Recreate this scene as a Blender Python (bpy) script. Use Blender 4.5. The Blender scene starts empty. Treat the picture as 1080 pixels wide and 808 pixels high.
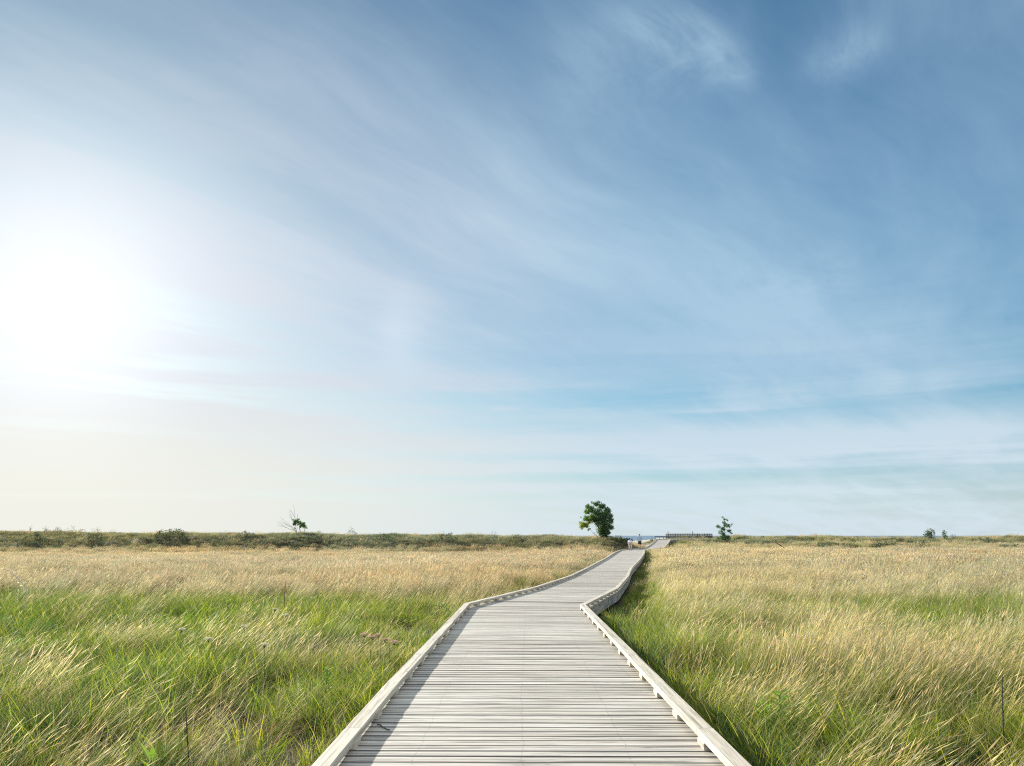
import bpy, math, random
import numpy as np

R = random.Random(7)
rng = np.random.default_rng(7)
scene = bpy.context.scene
COL = scene.collection
rad = math.radians

# ------------------------------------------------------------------ camera
EYE = 1.5
cam_d = bpy.data.cameras.new("camera")
cam = bpy.data.objects.new("camera", cam_d)
COL.objects.link(cam)
cam.location = (0, 0, EYE)
cam.rotation_euler = (rad(90 + 11.16), 0, 0)
cam_d.sensor_fit = 'HORIZONTAL'
cam_d.angle = 2 * math.atan(540 / 816)
cam_d.clip_start = 0.05
cam_d.clip_end = 60000
scene.camera = cam

# ------------------------------------------------------------------ helpers
def tag(o, label=None, cat=None, group=None, kind=None):
    if label: o["label"] = label
    if cat: o["category"] = cat
    if group: o["group"] = group
    if kind: o["kind"] = kind
    return o

def empty(name, loc, rz=0.0):
    o = bpy.data.objects.new(name, None)
    o.empty_display_size = 0.1
    o.location = loc
    o.rotation_euler = (0, 0, rz)
    COL.objects.link(o)
    return o

def link(name, me, mat=None, parent=None):
    o = bpy.data.objects.new(name, me)
    COL.objects.link(o)
    if mat: me.materials.append(mat)
    if parent: o.parent = parent
    return o

class MB:
    """collects verts / faces (+ a colour and uv per face corner) for ONE mesh"""
    def __init__(self):
        self.v = []; self.f = []; self.c = []; self.uv = []; self.hasuv = False
    def face(self, idx, col=(1, 1, 1), uv=None):
        self.f.append(tuple(idx)); self.c.append(col)
        self.uv.append(uv)
        if uv: self.hasuv = True
    def quad(self, a, b, c, d, col=(1, 1, 1), uv=None):
        n = len(self.v); self.v += [tuple(a), tuple(b), tuple(c), tuple(d)]
        self.face((n, n+1, n+2, n+3), col, uv)
    def hexa(self, p, col=(1, 1, 1)):
        """p: 8 corners, bottom ring 0-3 then top ring 4-7"""
        n = len(self.v); self.v += [tuple(q) for q in p]
        for f in ((3,2,1,0),(4,5,6,7),(0,1,5,4),(1,2,6,5),(2,3,7,6),(3,0,4,7)):
            self.face([n+i for i in f], col)
    def box(self, x0, x1, y0, y1, z0, z1, col=(1, 1, 1)):
        self.hexa([(x0,y0,z0),(x1,y0,z0),(x1,y1,z0),(x0,y1,z0),(x0,y0,z1),(x1,y0,z1),(x1,y1,z1),(x0,y1,z1)], col)
    def tube(self, pts, radii, n=6, col=(1, 1, 1)):
        rings = []
        P = [np.array(p, float) for p in pts]
        for i, p in enumerate(P):
            t = P[min(i+1, len(P)-1)] - P[max(i-1, 0)]
            t = t / (np.linalg.norm(t) + 1e-9)
            a = np.cross(t, (0.31, 0.87, 0.12)); a /= np.linalg.norm(a) + 1e-9
            b = np.cross(t, a)
            base = len(self.v)
            for k in range(n):
                w = 2*math.pi*k/n
                self.v.append(tuple(p + radii[i]*(a*math.cos(w) + b*math.sin(w))))
            rings.append(base)
        for i in range(len(rings)-1):
            for k in range(n):
                k2 = (k+1) % n
                self.face((rings[i]+k, rings[i]+k2, rings[i+1]+k2, rings[i+1]+k), col)
        self.face([rings[0]+k for k in reversed(range(n))], col)
        self.face([rings[-1]+k for k in range(n)], col)
    def leaf(self, p, d, up, L, W, col):
        """a folded four-cornered leaf with its stalk at p, pointing along d"""
        d = np.array(d, float); d /= np.linalg.norm(d) + 1e-9
        s = np.cross(d, up); s /= np.linalg.norm(s) + 1e-9
        nrm = np.cross(s, d)
        p = np.array(p, float)
        a = p; m = p + d*L*0.5 - nrm*W*0.18; tip = p + d*L - nrm*L*0.08
        l = p + d*L*0.45 + s*W*0.5; r = p + d*L*0.45 - s*W*0.5
        n = len(self.v); self.v += [tuple(a), tuple(r), tuple(tip), tuple(l), tuple(m)]
        for f in ((0,1,4),(1,2,4),(2,3,4),(3,0,4)): self.face([n+i for i in f], col)
    def mesh(self, name, smooth=False):
        me = bpy.data.meshes.new(name)
        me.from_pydata(self.v, [], self.f)
        ca = me.color_attributes.new("col", 'FLOAT_COLOR', 'CORNER')
        arr = []
        for f, c in zip(self.f, self.c): arr += [c[0], c[1], c[2], 1.0]*len(f)
        ca.data.foreach_set("color", arr)
        if self.hasuv:
            u = me.uv_layers.new(name="UVMap")
            arr = []
            for f, q in zip(self.f, self.uv):
                for i in range(len(f)): arr += list(q[i]) if q else [0, 0]
            u.data.foreach_set("uv", arr)
        if smooth: me.polygons.foreach_set("use_smooth", [True]*len(me.polygons))
        me.update()
        return me
    def build(self, name, mat, parent=None, smooth=False):
        return link(name, self.mesh(name, smooth), mat, parent)

def copy_tree(o, parent=None):
    c = o.copy(); COL.objects.link(c)
    if parent: c.parent = parent
    for ch in list(o.children): copy_tree(ch, c)
    return c

# ------------------------------------------------------------------ material helpers
def new_mat(name):
    m = bpy.data.materials.new(name); m.use_nodes = True
    nt = m.node_tree
    for n in list(nt.nodes): nt.nodes.remove(n)
    out = nt.nodes.new("ShaderNodeOutputMaterial")
    return m, nt, out

class NT:
    def __init__(self, nt): self.nt = nt
    def n(self, t, **kw):
        x = self.nt.nodes.new(t)
        for k, v in kw.items(): setattr(x, k, v)
        return x
    def l(self, a, b): self.nt.links.new(a, b)
    def val(self, sock, v):
        if hasattr(v, "is_output"): self.l(v, sock)
        else: sock.default_value = v
    def math(self, op, a, b=0.0, c=None, clamp=False):
        x = self.n("ShaderNodeMath", operation=op, use_clamp=clamp)
        self.val(x.inputs[0], a); self.val(x.inputs[1], b)
        if c is not None: self.val(x.inputs[2], c)
        return x.outputs[0]
    def vmath(self, op, a, b=None):
        x = self.n("ShaderNodeVectorMath", operation=op)
        self.val(x.inputs[0], a)
        if b is not None: self.val(x.inputs[1], b)
        return x.outputs["Value"] if op in ("DOT_PRODUCT", "LENGTH") else x.outputs[0]
    def scale(self, v, f):
        x = self.n("ShaderNodeVectorMath", operation="SCALE")
        self.val(x.inputs[0], v); self.val(x.inputs["Scale"], f)
        return x.outputs[0]
    def mix(self, f, a, b, blend='MIX'):
        x = self.n("ShaderNodeMix", data_type='RGBA', blend_type=blend)
        self.val(x.inputs[0], f)
        for s, v in ((x.inputs[6], a), (x.inputs[7], b)):
            if isinstance(v, tuple) and len(v) == 3: v = v + (1,)
            self.val(s, v)
        return x.outputs[2]
    def noise(self, vec, scale, detail=3, rough=0.55, dist=0.0):
        x = self.n("ShaderNodeTexNoise")
        if vec is not None: self.l(vec, x.inputs["Vector"])
        x.inputs["Scale"].default_value = scale
        x.inputs["Detail"].default_value = detail
        x.inputs["Roughness"].default_value = rough
        x.inputs["Distortion"].default_value = dist
        return x.outputs[0]
    def ramp(self, f, lo, hi, a=0.0, b=1.0):
        x = self.n("ShaderNodeMapRange", interpolation_type='SMOOTHSTEP')
        self.val(x.inputs[0], f)
        for i, v in enumerate((lo, hi, a, b)): x.inputs[1+i].default_value = v
        return x.outputs[0]
    def xyz(self, x, y, z=0.0):
        c = self.n("ShaderNodeCombineXYZ")
        for i, v in enumerate((x, y, z)): self.val(c.inputs[i], v)
        return c.outputs[0]

def leafy_mat(name, trans=0.4, instanced=False, gloss=0.06, tscale=1.3):
    m, nt, out = new_mat(name); g = NT(nt)
    a = g.n("ShaderNodeAttribute", attribute_type='GEOMETRY', attribute_name="col")
    c = a.outputs["Color"]
    if instanced:
        t = g.n("ShaderNodeAttribute", attribute_type='INSTANCER', attribute_name="tint")
        c = g.mix(1.0, c, t.outputs["Color"], 'MULTIPLY')
    d = g.n("ShaderNodeBsdfDiffuse"); g.l(c, d.inputs[0])
    tr = g.n("ShaderNodeBsdfTranslucent"); g.l(g.mix(1.0, c, (tscale, tscale, tscale*0.70), 'MULTIPLY'), tr.inputs[0])
    s = g.n("ShaderNodeMixShader"); s.inputs[0].default_value = trans
    g.l(d.outputs[0], s.inputs[1]); g.l(tr.outputs[0], s.inputs[2])
    gl = g.n("ShaderNodeBsdfGlossy"); gl.inputs["Roughness"].default_value = 0.45
    s2 = g.n("ShaderNodeMixShader"); s2.inputs[0].default_value = gloss
    g.l(s.outputs[0], s2.inputs[1]); g.l(gl.outputs[0], s2.inputs[2])
    g.l(s2.outputs[0], out.inputs[0])
    return m

def plain_mat(name, col, rough=0.8, noise=0.15, scale=8.0):
    m, nt, out = new_mat(name); g = NT(nt)
    p = g.n("ShaderNodeBsdfPrincipled"); p.inputs["Roughness"].default_value = rough
    tc = g.n("ShaderNodeTexCoord")
    f = g.noise(tc.outputs["Object"], scale, 4)
    lo = tuple(c*(1-noise) for c in col); hi = tuple(min(1, c*(1+noise)) for c in col)
    g.l(g.mix(g.ramp(f, .3, .7), lo, hi), p.inputs["Base Color"])
    g.l(p.outputs[0], out.inputs[0])
    return m

def attr_mat(name, rough=0.85):
    m, nt, out = new_mat(name); g = NT(nt)
    p = g.n("ShaderNodeBsdfPrincipled"); p.inputs["Roughness"].default_value = rough
    a = g.n("ShaderNodeAttribute", attribute_type='GEOMETRY', attribute_name="col")
    tc = g.n("ShaderNodeTexCoord")
    f = g.noise(tc.outputs["Object"], 30, 4)
    g.l(g.mix(1.0, a.outputs["Color"], g.mix(g.ramp(f, .3, .7), (.75,.75,.75), (1.15,1.15,1.15)), 'MULTIPLY'), p.inputs["Base Color"])
    g.l(p.outputs[0], out.inputs[0])
    return m

# ------------------------------------------------------------------ sun, sky
SUN_EL, SUN_AZ = rad(14.7), rad(-31.2)           # azimuth from +Y, to the left
SD = (math.sin(SUN_AZ)*math.cos(SUN_EL), math.cos(SUN_AZ)*math.cos(SUN_EL), math.sin(SUN_EL))
sun_d = bpy.data.lights.new("sun", 'SUN')
sun_d.energy = 2.4; sun_d.angle = rad(0.9); sun_d.color = (1.0, 0.95, 0.86)
sun = bpy.data.objects.new("sun", sun_d); COL.objects.link(sun)
from mathutils import Vector
sun.rotation_euler = Vector(SD).to_track_quat('Z', 'Y').to_euler()
sun.location = (-20, 30, 20)

def make_world():
    w = bpy.data.worlds.new("World"); scene.world = w; w.use_nodes = True
    nt = w.node_tree
    for n in list(nt.nodes): nt.nodes.remove(n)
    g = NT(nt)
    out = g.n("ShaderNodeOutputWorld"); bg = g.n("ShaderNodeBackground")
    g.l(bg.outputs[0], out.inputs[0])
    STR = 0.06
    bg.inputs[1].default_value = STR
    sky = g.n("ShaderNodeTexSky", sky_type='NISHITA')
    sky.sun_disc = False; sky.sun_elevation = SUN_EL
    sky.sun_rotation = SUN_AZ
    sky.air_density = 1.0; sky.dust_density = 0.6; sky.ozone_density = 1.6
    tc = g.n("ShaderNodeTexCoord"); d = tc.outputs["Generated"]
    sp = g.n("ShaderNodeSeparateXYZ"); g.l(d, sp.inputs[0])
    dx, dy, dz = sp.outputs
    zc = g.math('MAXIMUM', dz, 0.0)
    iz = g.math('DIVIDE', 1.0, g.math('ADD', zc, 0.10))
    px, py = g.math('MULTIPLY', dx, iz), g.math('MULTIPLY', dy, iz)
    ca, sa = math.cos(rad(38)), math.sin(rad(38))
    al = g.math('ADD', g.math('MULTIPLY', px, sa), g.math('MULTIPLY', py, ca))     # along the wind streaks
    ac = g.math('SUBTRACT', g.math('MULTIPLY', px, ca), g.math('MULTIPLY', py, sa))
    # warp so that the streaks curl
    wv = g.xyz(px, py)
    wn = g.math('SUBTRACT', g.noise(wv, 0.9, 2), 0.5)
    ac2 = g.math('ADD', ac, g.math('MULTIPLY', wn, 0.42))
    big = g.noise(g.xyz(g.math('MULTIPLY', ac2, 0.9), g.math('MULTIPLY', al, 0.28), 3.1), 1.0, 5, 0.55)
    mid = g.noise(g.xyz(g.math('MULTIPLY', ac2, 2.6), g.math('MULTIPLY', al, 0.55), 7.7), 1.0, 6, 0.60)
    fine = g.noise(g.xyz(g.math('MULTIPLY', ac2, 9.0), g.math('MULTIPLY', al, 1.5), 1.3), 1.0, 6, 0.66)
    # angle to the sun
    cs = g.vmath('DOT_PRODUCT', d, SD)
    def lobe(k): return g.math('EXPONENT', g.math('MULTIPLY', g.math('SUBTRACT', cs, 1.0), k))
    l1, l2, l3 = lobe(120.0), lobe(26.0), lobe(4.2)
    l4 = lobe(8.0)
    def direc(u_, v_):
        th = rad(11.16); a = (u_-540)/816; b = (404-v_)/816
        return Vector((a, math.cos(th)-b*math.sin(th), math.sin(th)+b*math.cos(th))).normalized()
    def spot(u_, v_, r_):
        k = 1.0/(rad(r_)**2)
        return g.math('EXPONENT', g.math('MULTIPLY', g.math('SUBTRACT', g.vmath('DOT_PRODUCT', d, tuple(direc(u_, v_))), 1.0), k))
    def total(lst, fn=None):
        t = None
        for (u_, v_, r_, w_) in lst:
            q = g.math('MULTIPLY', spot(u_, v_, r_), w_)
            t = q if t is None else g.math('ADD', t, q)
        return t
    def gauss(x, c_, w_):
        return g.math('EXPONENT', g.math('MULTIPLY', g.math('POWER', g.math('DIVIDE', g.math('SUBTRACT', x, c_), w_), 2.0), -1.0))
    # how much thin cirrus
    tex = g.math('ADD', g.math('MULTIPLY', g.ramp(big, .33, .68), 0.40), g.math('MULTIPLY', g.ramp(mid, .36, .72), 0.34))
    tex = g.math('ADD', tex, g.math('MULTIPLY', g.ramp(fine, .40, .78), 0.14))
    v = g.math('MULTIPLY', tex, g.math('ADD', 0.50, g.math('MULTIPLY', l4, 0.30)))
    v = g.math('MULTIPLY', v, g.math('SUBTRACT', 1.0, g.math('MULTIPLY', g.math('MULTIPLY', g.ramp(dz, .38, .60), g.ramp(dx, -.05, -.5)), .45)))
    low_l4 = g.math('MULTIPLY', l4, g.ramp(dz, .62, .22))
    v = g.math('ADD', v, g.math('MULTIPLY', low_l4, 0.42))
    v = g.math('ADD', v, g.math('MULTIPLY', l2, 0.45))
    # broad milky veil right of the sun
    v = g.math('ADD', v, g.math('MULTIPLY', total([(560, 300, 9, .7), (690, 360, 8, .6), (420, 200, 9, .35), (850, 370, 9, .75), (1000, 420, 9, .55), (760, 200, 9, .12)]), g.math('ADD', 0.15, g.math('MULTIPLY', mid, 0.40))))
    # feathery wisps high up
    wnoise = g.noise(g.xyz(g.math('MULTIPLY', ac, 5.0), g.math('MULTIPLY', al, 2.6), 5.5), 1.0, 8, 0.62, 0.5)
    wisp = total([(640, 28, 2.2, .4), (680, 36, 1.9, .6), (715, 44, 1.8, .8), (745, 54, 1.5, .9), (768, 64, 1.1, .8), (783, 76, .7, .7), (868, 70, 1.0, .6), (890, 57, 1.1, .8), (910, 47, .9, .6), (940, 10, 2.0, .4),
                  (800, 305, 2.2, .35), (850, 293, 1.8, .6), (885, 287, 1.2, .45), (950, 240, 1.3, .2), (640, 100, 3.0, .35), (600, 60, 3.0, .3)])
    v = g.math('ADD', v, g.math('MULTIPLY', g.math('MULTIPLY', wisp, g.ramp(wnoise, .22, .78)), 0.55))
    # low bands: flat streaks close to the horizon
    band = g.noise(g.xyz(g.math('MULTIPLY', dx, 2.2), g.math('MULTIPLY', dz, 38.0), 2.0), 1.0, 6, 0.55)
    bw = g.math('MULTIPLY', g.math('SUBTRACT', band, .5), .06)
    zz = g.math('ADD', dz, bw)
    lowm = g.math('MULTIPLY', g.ramp(dz, 0.0, 0.05), g.ramp(dz, .34, .10))
    v = g.math('ADD', v, g.math('MULTIPLY', g.math('MULTIPLY', g.math('SUBTRACT', g.ramp(band, .36, .66), .4), lowm), 0.34))
    v = g.math('ADD', v, g.math('MULTIPLY', gauss(zz, .108, .024), 0.42))
    v = g.math('SUBTRACT', v, g.math('MULTIPLY', g.math('MULTIPLY', gauss(zz, .155, .020), g.ramp(dx, -.20, .10)), 0.24), clamp=True)
    hz = g.ramp(dz, 0.10, 0.0)                                           # whitening toward the horizon
    v = g.math('ADD', v, g.math('MULTIPLY', hz, 0.60), clamp=True)
    v = g.math('SUBTRACT', v, g.math('MULTIPLY', g.math('MULTIPLY', gauss(zz, .066, .011), g.math('SUBTRACT', 1.0, l4)), 0.10), clamp=True)
    small = None
    for (u_, v_, wx, wz, w_) in ((165, 397, .05, .0035, .30), (468, 408, .014, .0022, .38), (533, 431, .020, .0028, .5), (80, 494, .10, .003, .30), (620, 405, .03, .003, .18), (760, 432, .06, .003, .2)):
        q0 = direc(u_, v_)
        q = g.math('MULTIPLY', g.math('MULTIPLY', gauss(dx, q0.x, wx), gauss(g.math('ADD', dz, g.math('MULTIPLY', bw, .12)), q0.z, wz)), w_)
        small = q if small is None else g.math('ADD', small, q)
    v = g.math('ADD', v, small, clamp=True)
    rear_fill = g.math('MAXIMUM', g.ramp(dy, .52, -.10), g.ramp(dz, .70, .90))  # unseen sky behind and overhead, brightened to lift the shaded areas
    v = g.math('ADD', v, g.math('MULTIPLY', rear_fill, .62), clamp=True)
    mot = g.noise(g.xyz(g.math('MULTIPLY', ac2, 3.4), g.math('MULTIPLY', al, 1.5), 11.0), 1.0, 8, .62, .3)
    v = g.math('ADD', v, g.math('MULTIPLY', g.math('MULTIPLY', g.math('SUBTRACT', mot, .5), g.ramp(dz, .05, .20)), .42), clamp=True)
    lows = g.math('MULTIPLY', g.math('SUBTRACT', g.ramp(band, .36, .64), .5), g.math('MULTIPLY', g.ramp(dz, .02, .05), g.ramp(dz, .24, .12)))
    v = g.math('ADD', v, g.math('MULTIPLY', lows, g.math('MULTIPLY', g.ramp(l3, .15, .6), .45)), clamp=True)
    v = g.math('MINIMUM', v, 0.95)
    K = 1.0/STR
    base = g.mix(1.0, sky.outputs[0], g.mix(g.ramp(dz, .0, .20), (.29, .425, .59), SKYTINT), 'MULTIPLY')
    base = g.scale(base, g.math('SUBTRACT', 1.0, g.math('MULTIPLY', lobe(2.6), .42)))
    kk = lambda c_: tuple(q*K for q in c_)
    cl = g.mix(g.ramp(dz, .28, .03), kk(CLOUD_FAR), kk(CLOUD_LOW))
    near = g.mix(g.ramp(dz, .22, .04), kk(CLOUD_NEAR), kk(CLOUD_CREAM))
    cl = g.mix(g.ramp(l3, .28, 1.0), cl, near)
    base = g.mix(g.math('MULTIPLY', g.math('MULTIPLY', g.ramp(l3, .25, .85), g.ramp(dz, .26, .10)), .80), base, kk((.178, .199, .212)))
    cl = g.mix(rear_fill, cl, kk(FILL_REAR))
    c = g.mix(v, base, cl)
    def add(c, f, col):
        x = g.n("ShaderNodeMix", data_type='RGBA', blend_type='ADD'); x.inputs[0].default_value = 1.0
        g.l(c, x.inputs[6]); g.l(g.scale(col, f), x.inputs[7]); return x.outputs[2]
    c = add(c, l1, tuple(x*K*GLOW1 for x in (1.0, .98, .93)))
    c = add(c, l2, tuple(x*K*GLOW2 for x in (1.0, .98, .94)))
    # mock sun in the ice cloud, 22 degrees right of the sun: a short upright smudge with its red side towards the sun
    c = add(c, total([(429, 318, 1.3, .4), (430, 338, 1.5, .8), (430, 358, 1.5, .8), (429, 378, 1.2, .4)]), tuple(x*K*0.009 for x in (1.0, .95, .84)))
    c = add(c, total([(416, 325, .9, .6), (417, 343, .9, .8), (417, 360, .9, .6)]), tuple(x*K*0.011 for x in (1.0, .55, .35)))
    g.l(c, bg.inputs[0])

SKYTINT = (0.34, 0.535, 0.62)
CLOUD_FAR = (0.102, 0.150, 0.190)
CLOUD_NEAR = (0.178, 0.188, 0.208)
CLOUD_LOW = (0.168, 0.196, 0.214)
CLOUD_CREAM = (0.216, 0.214, 0.192)
FILL_REAR = (0.255, 0.272, 0.292)  # added veil brightness out of view, for fill light
GLOW1, GLOW2 = 0.072, 0.008
make_world()

vs = scene.view_settings
vs.view_transform = 'Standard'; vs.look = 'None'; vs.gamma = 1.0; vs.use_curve_mapping = False
vs.exposure = 2.0

# ------------------------------------------------------------------ noise for layout
def vnoise(x, y, s, seed=0):
    """smooth value noise 0..1"""
    x = np.asarray(x, float)/s + 1000.0; y = np.asarray(y, float)/s + 1000.0
    xi, yi = np.floor(x).astype(np.int64), np.floor(y).astype(np.int64)
    xf, yf = x-xi, y-yi
    xf, yf = xf*xf*(3-2*xf), yf*yf*(3-2*yf)
    def h(i, j):
        n = (i*374761393 + j*668265263 + seed*974711) & 0xffffffff
        n = ((n ^ (n >> 13))*1274126177) & 0xffffffff
        return ((n ^ (n >> 16)) & 0xffff)/65535.0
    a = h(xi, yi)*(1-xf) + h(xi+1, yi)*xf
    b = h(xi, yi+1)*(1-xf) + h(xi+1, yi+1)*xf
    return a*(1-yf) + b*yf
def fbm(x, y, s, seed=0, o=3):
    t = 0; w = 0
    for i in range(o):
        t = t + vnoise(x, y, s/2**i, seed+i)*0.5**i; w += 0.5**i
    return t/w
def S(t):
    t = np.clip(t, 0, 1); return t*t*(3-2*t)

# ------------------------------------------------------------------ the walk's course
#        x      y     z    half inner width
PATH = [(0.05, -6.0, 0.00, 1.29), (0.135, 8.0, 0.0, 1.24), (0.27, 17.2, -0.03, 1.175), (1.98, 24.8, -0.17, 1.19), (3.80, 35.0, -0.33, 1.19),
        (5.46, 45.0, -0.40, 1.19), (7.93, 57.0, -0.20, 1.19), (9.90, 67.0, 0.00, 1.19), (12.5, 82.5, -0.06, 1.19), (14.0, 87.5, -0.05, 1.25),
        (16.9, 94.0, 0.00, 0.98), (19.9, 106.5, 0.36, 0.98), (22.7, 118.5, 0.88, 0.98), (26.5, 121.5, 0.98, 0.98), (31.0, 123.0, 0.98, 0.98)]
PA = np.array(PATH)
def offsets(e):
    """left and right polylines e metres outside the inner edge, mitred"""
    n = len(PA); L = []; Rr = []
    for i in range(n):
        d0 = PA[i, :2]-PA[max(i-1, 0), :2] if i else PA[1, :2]-PA[0, :2]
        d1 = PA[min(i+1, n-1), :2]-PA[i, :2] if i < n-1 else d0
        d0 = d0/np.linalg.norm(d0); d1 = d1/np.linalg.norm(d1)
        t = d0+d1; t /= np.linalg.norm(t)
        nr = np.array([t[1], -t[0]])
        k = 1/max(0.5, float(np.dot(t, d0)))
        w = (PA[i, 3]+e)*k
        c = PA[i, :2]
        L.append((*(c-nr*w), PA[i, 2])); Rr.append((*(c+nr*w), PA[i, 2]))
    return np.array(L), np.array(Rr)
def along(poly, i, f): return poly[i]*(1-f)+poly[i+1]*f
def path_dist(x, y):
    """distance from the centreline and the walk's height and half width there"""
    x = np.asarray(x, float); y = np.asarray(y, float)
    best = np.full(x.shape, 1e9); zz = np.zeros(x.shape); side = np.zeros(x.shape)
    for i in range(len(PA)-1):
        a, b = PA[i], PA[i+1]
        d = b[:2]-a[:2]; L2 = float(d@d)
        f = np.clip(((x-a[0])*d[0]+(y-a[1])*d[1])/L2, 0, 1)
        qx, qy = a[0]+f*d[0], a[1]+f*d[1]
        ds = np.hypot(x-qx, y-qy)
        m = ds < best
        best = np.where(m, ds, best); zz = np.where(m, a[2]+f*(b[2]-a[2]), zz)
        side = np.where(m, np.sign((x-a[0])*d[1]-(y-a[1])*d[0]), side)
    return best, zz, side

# ------------------------------------------------------------------ terrain
def ground_z(x, y):
    x = np.asarray(x, float); y = np.asarray(y, float)
    z = -0.54 + 0.16*(fbm(x, y, 9.0, 11)-0.5) - 0.28*np.exp(-((y-43)/17.0)**2)*np.exp(-((x-4)/30.0)**2)
    z = z - 0.30*S((y-42)/26.0)*S((6-x)/10.0)*S((88-y)/10.0)
    rough = (fbm(x, y, 5.0, 21, 4)-0.5)
    # left dune
    crest = np.interp(x, [-400, -66, -29, -5, 7, 11.5, 14.3, 16.5], [1.64, 1.62, 1.38, 1.20, 1.12, 1.10, 1.05, 0.60])
    up = S((y-(77.5+5*(fbm(x, x*0, 14, 5)-.5)))/19.0)
    left = (crest+0.54)*up + 0.95*rough*up
    lm = S((17.5-x)/4.0)
    # right dunes, lower and broken into hummocks
    crr = np.interp(x, [18, 24, 30, 40, 70, 400], [0.50, 1.05, 1.28, 1.36, 1.34, 1.30])
    upr = 0.45*S((y-80)/24.0)+0.55*S((y-104)/18.0)
    right = crr*upr + (1.45*rough + 0.6*(fbm(x*0.35, y, 4.0, 31)-.5))*S((y-76)/16.0)
    rm = S((x-(18.5))/5.0)
    z = z + left*lm + right*rm
    # between: low saddle with sand beyond
    mid = np.clip(1-lm-rm, 0, 1)
    z = z + mid*0.85*S((y-96)/45.0)
    # beyond the dunes everything falls to the shore
    dn = S((y-150)/75.0)*np.where(x < 14, 1, 1)
    z = z*(1-dn) + (-3.2)*dn
    ln = S((y-112)/30.0)*lm
    z = z*(1-0.5*ln) + (-0.2)*0.5*ln
    d, pz, sd = path_dist(x, y)
    k = S((4.2-d)/2.6)
    z = z*(1-k) + (pz-0.43)*k
    return z

def axis(lim, step, far, ratio=1.35):
    a = list(np.arange(0, lim+1e-6, step)); s = step
    while a[-1] < far: s *= ratio; a.append(a[-1]+s)
    return np.array(a)
xp = axis(100, 0.9, 6000); xs = np.concatenate([-xp[:0:-1], xp])
yp = axis(170, 0.8, 420, 1.2); yn = axis(8, 1.6, 6000, 1.5)
ys = np.concatenate([-yn[:0:-1], yp])
GX, GY = np.meshgrid(xs, ys)
GZ = ground_z(GX, GY)
me = bpy.data.meshes.new("ground")
nx, ny = len(xs), len(ys)
idx = np.arange(nx*ny).reshape(ny, nx)
faces = np.stack([idx[:-1, :-1], idx[:-1, 1:], idx[1:, 1:], idx[1:, :-1]], -1).reshape(-1, 4)
me.from_pydata(np.stack([GX, GY, GZ], -1).reshape(-1, 3).tolist(), [], faces.tolist())
def sand_amount(x, y):
    a = S((y-118)/10.0)*S((x-14)/3.0)*S((37+(y-120)*0.5-x)/8.0)*S((y-122.0-(x-20)*0.9)/6.0)
    b = S((y-160)/20.0)
    c = 0.9*S((y-92)/8.0)*S((x-14.5)/1.5)*S((20.0+(y-100)*.18-x)/1.5)*S((fbm(x, y, 5, 77)-.45)/.15)
    return np.clip(np.maximum(np.maximum(a, b), c), 0, 1)
sa_ = sand_amount(GX, GY).reshape(-1)
at = me.attributes.new("sand", 'FLOAT', 'POINT'); at.data.foreach_set("value", sa_.astype(np.float32))
me.polygons.foreach_set("use_smooth", [True]*len(me.polygons)); me.update()

m, nt, out = new_mat("soil_and_thatch"); g = NT(nt)
p = g.n("ShaderNodeBsdfPrincipled"); p.inputs["Roughness"].default_value = 0.95; p.inputs["Specular IOR Level"].default_value = 0.1
tc = g.n("ShaderNodeTexCoord"); o_ = tc.outputs["Object"]
c1 = g.mix(g.ramp(g.noise(o_, .35, 5), .35, .65), (.050, .050, .022), (.095, .075, .042))
c1 = g.mix(g.ramp(g.noise(o_, 6.0, 6, .65), .4, .7), c1, (.028, .032, .014))
c2 = g.mix(g.noise(o_, 1.5, 5), (.50, .43, .35), (.60, .53, .45))
sn = g.n("ShaderNodeAttribute", attribute_type='GEOMETRY', attribute_name="sand")
g.l(g.mix(g.ramp(sn.outputs["Fac"], .35, .6), c1, c2), p.inputs["Base Color"])
bp = g.n("ShaderNodeBump"); bp.inputs["Strength"].default_value = .6; bp.inputs["Distance"].default_value = .05
g.l(g.noise(o_, 9.0, 6, .7), bp.inputs["Height"]); g.l(bp.outputs[0], p.inputs["Normal"])
g.l(p.outputs[0], out.inputs[0])
MAT_SOIL = m
tag(link("ground", me, MAT_SOIL), kind="structure")

# sea beyond the beach
m, nt, out = new_mat("sea_water"); g = NT(nt)
p = g.n("ShaderNodeBsdfPrincipled"); p.inputs["Base Color"].default_value = (.12, .19, .25, 1); p.inputs["Roughness"].default_value = 0.45
tc = g.n("ShaderNodeTexCoord"); bp = g.n("ShaderNodeBump"); bp.inputs["Strength"].default_value = .5; bp.inputs["Distance"].default_value = .3
g.l(g.noise(tc.outputs["Object"], .5, 4), bp.inputs["Height"]); g.l(bp.outputs[0], p.inputs["Normal"]); g.l(p.outputs[0], out.inputs[0])
b = MB(); b.quad((-30000, 176, -2.1), (30000, 176, -2.1), (30000, 40000, -2.1), (-30000, 40000, -2.1))
tag(b.build("water", m), kind="structure")

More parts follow.
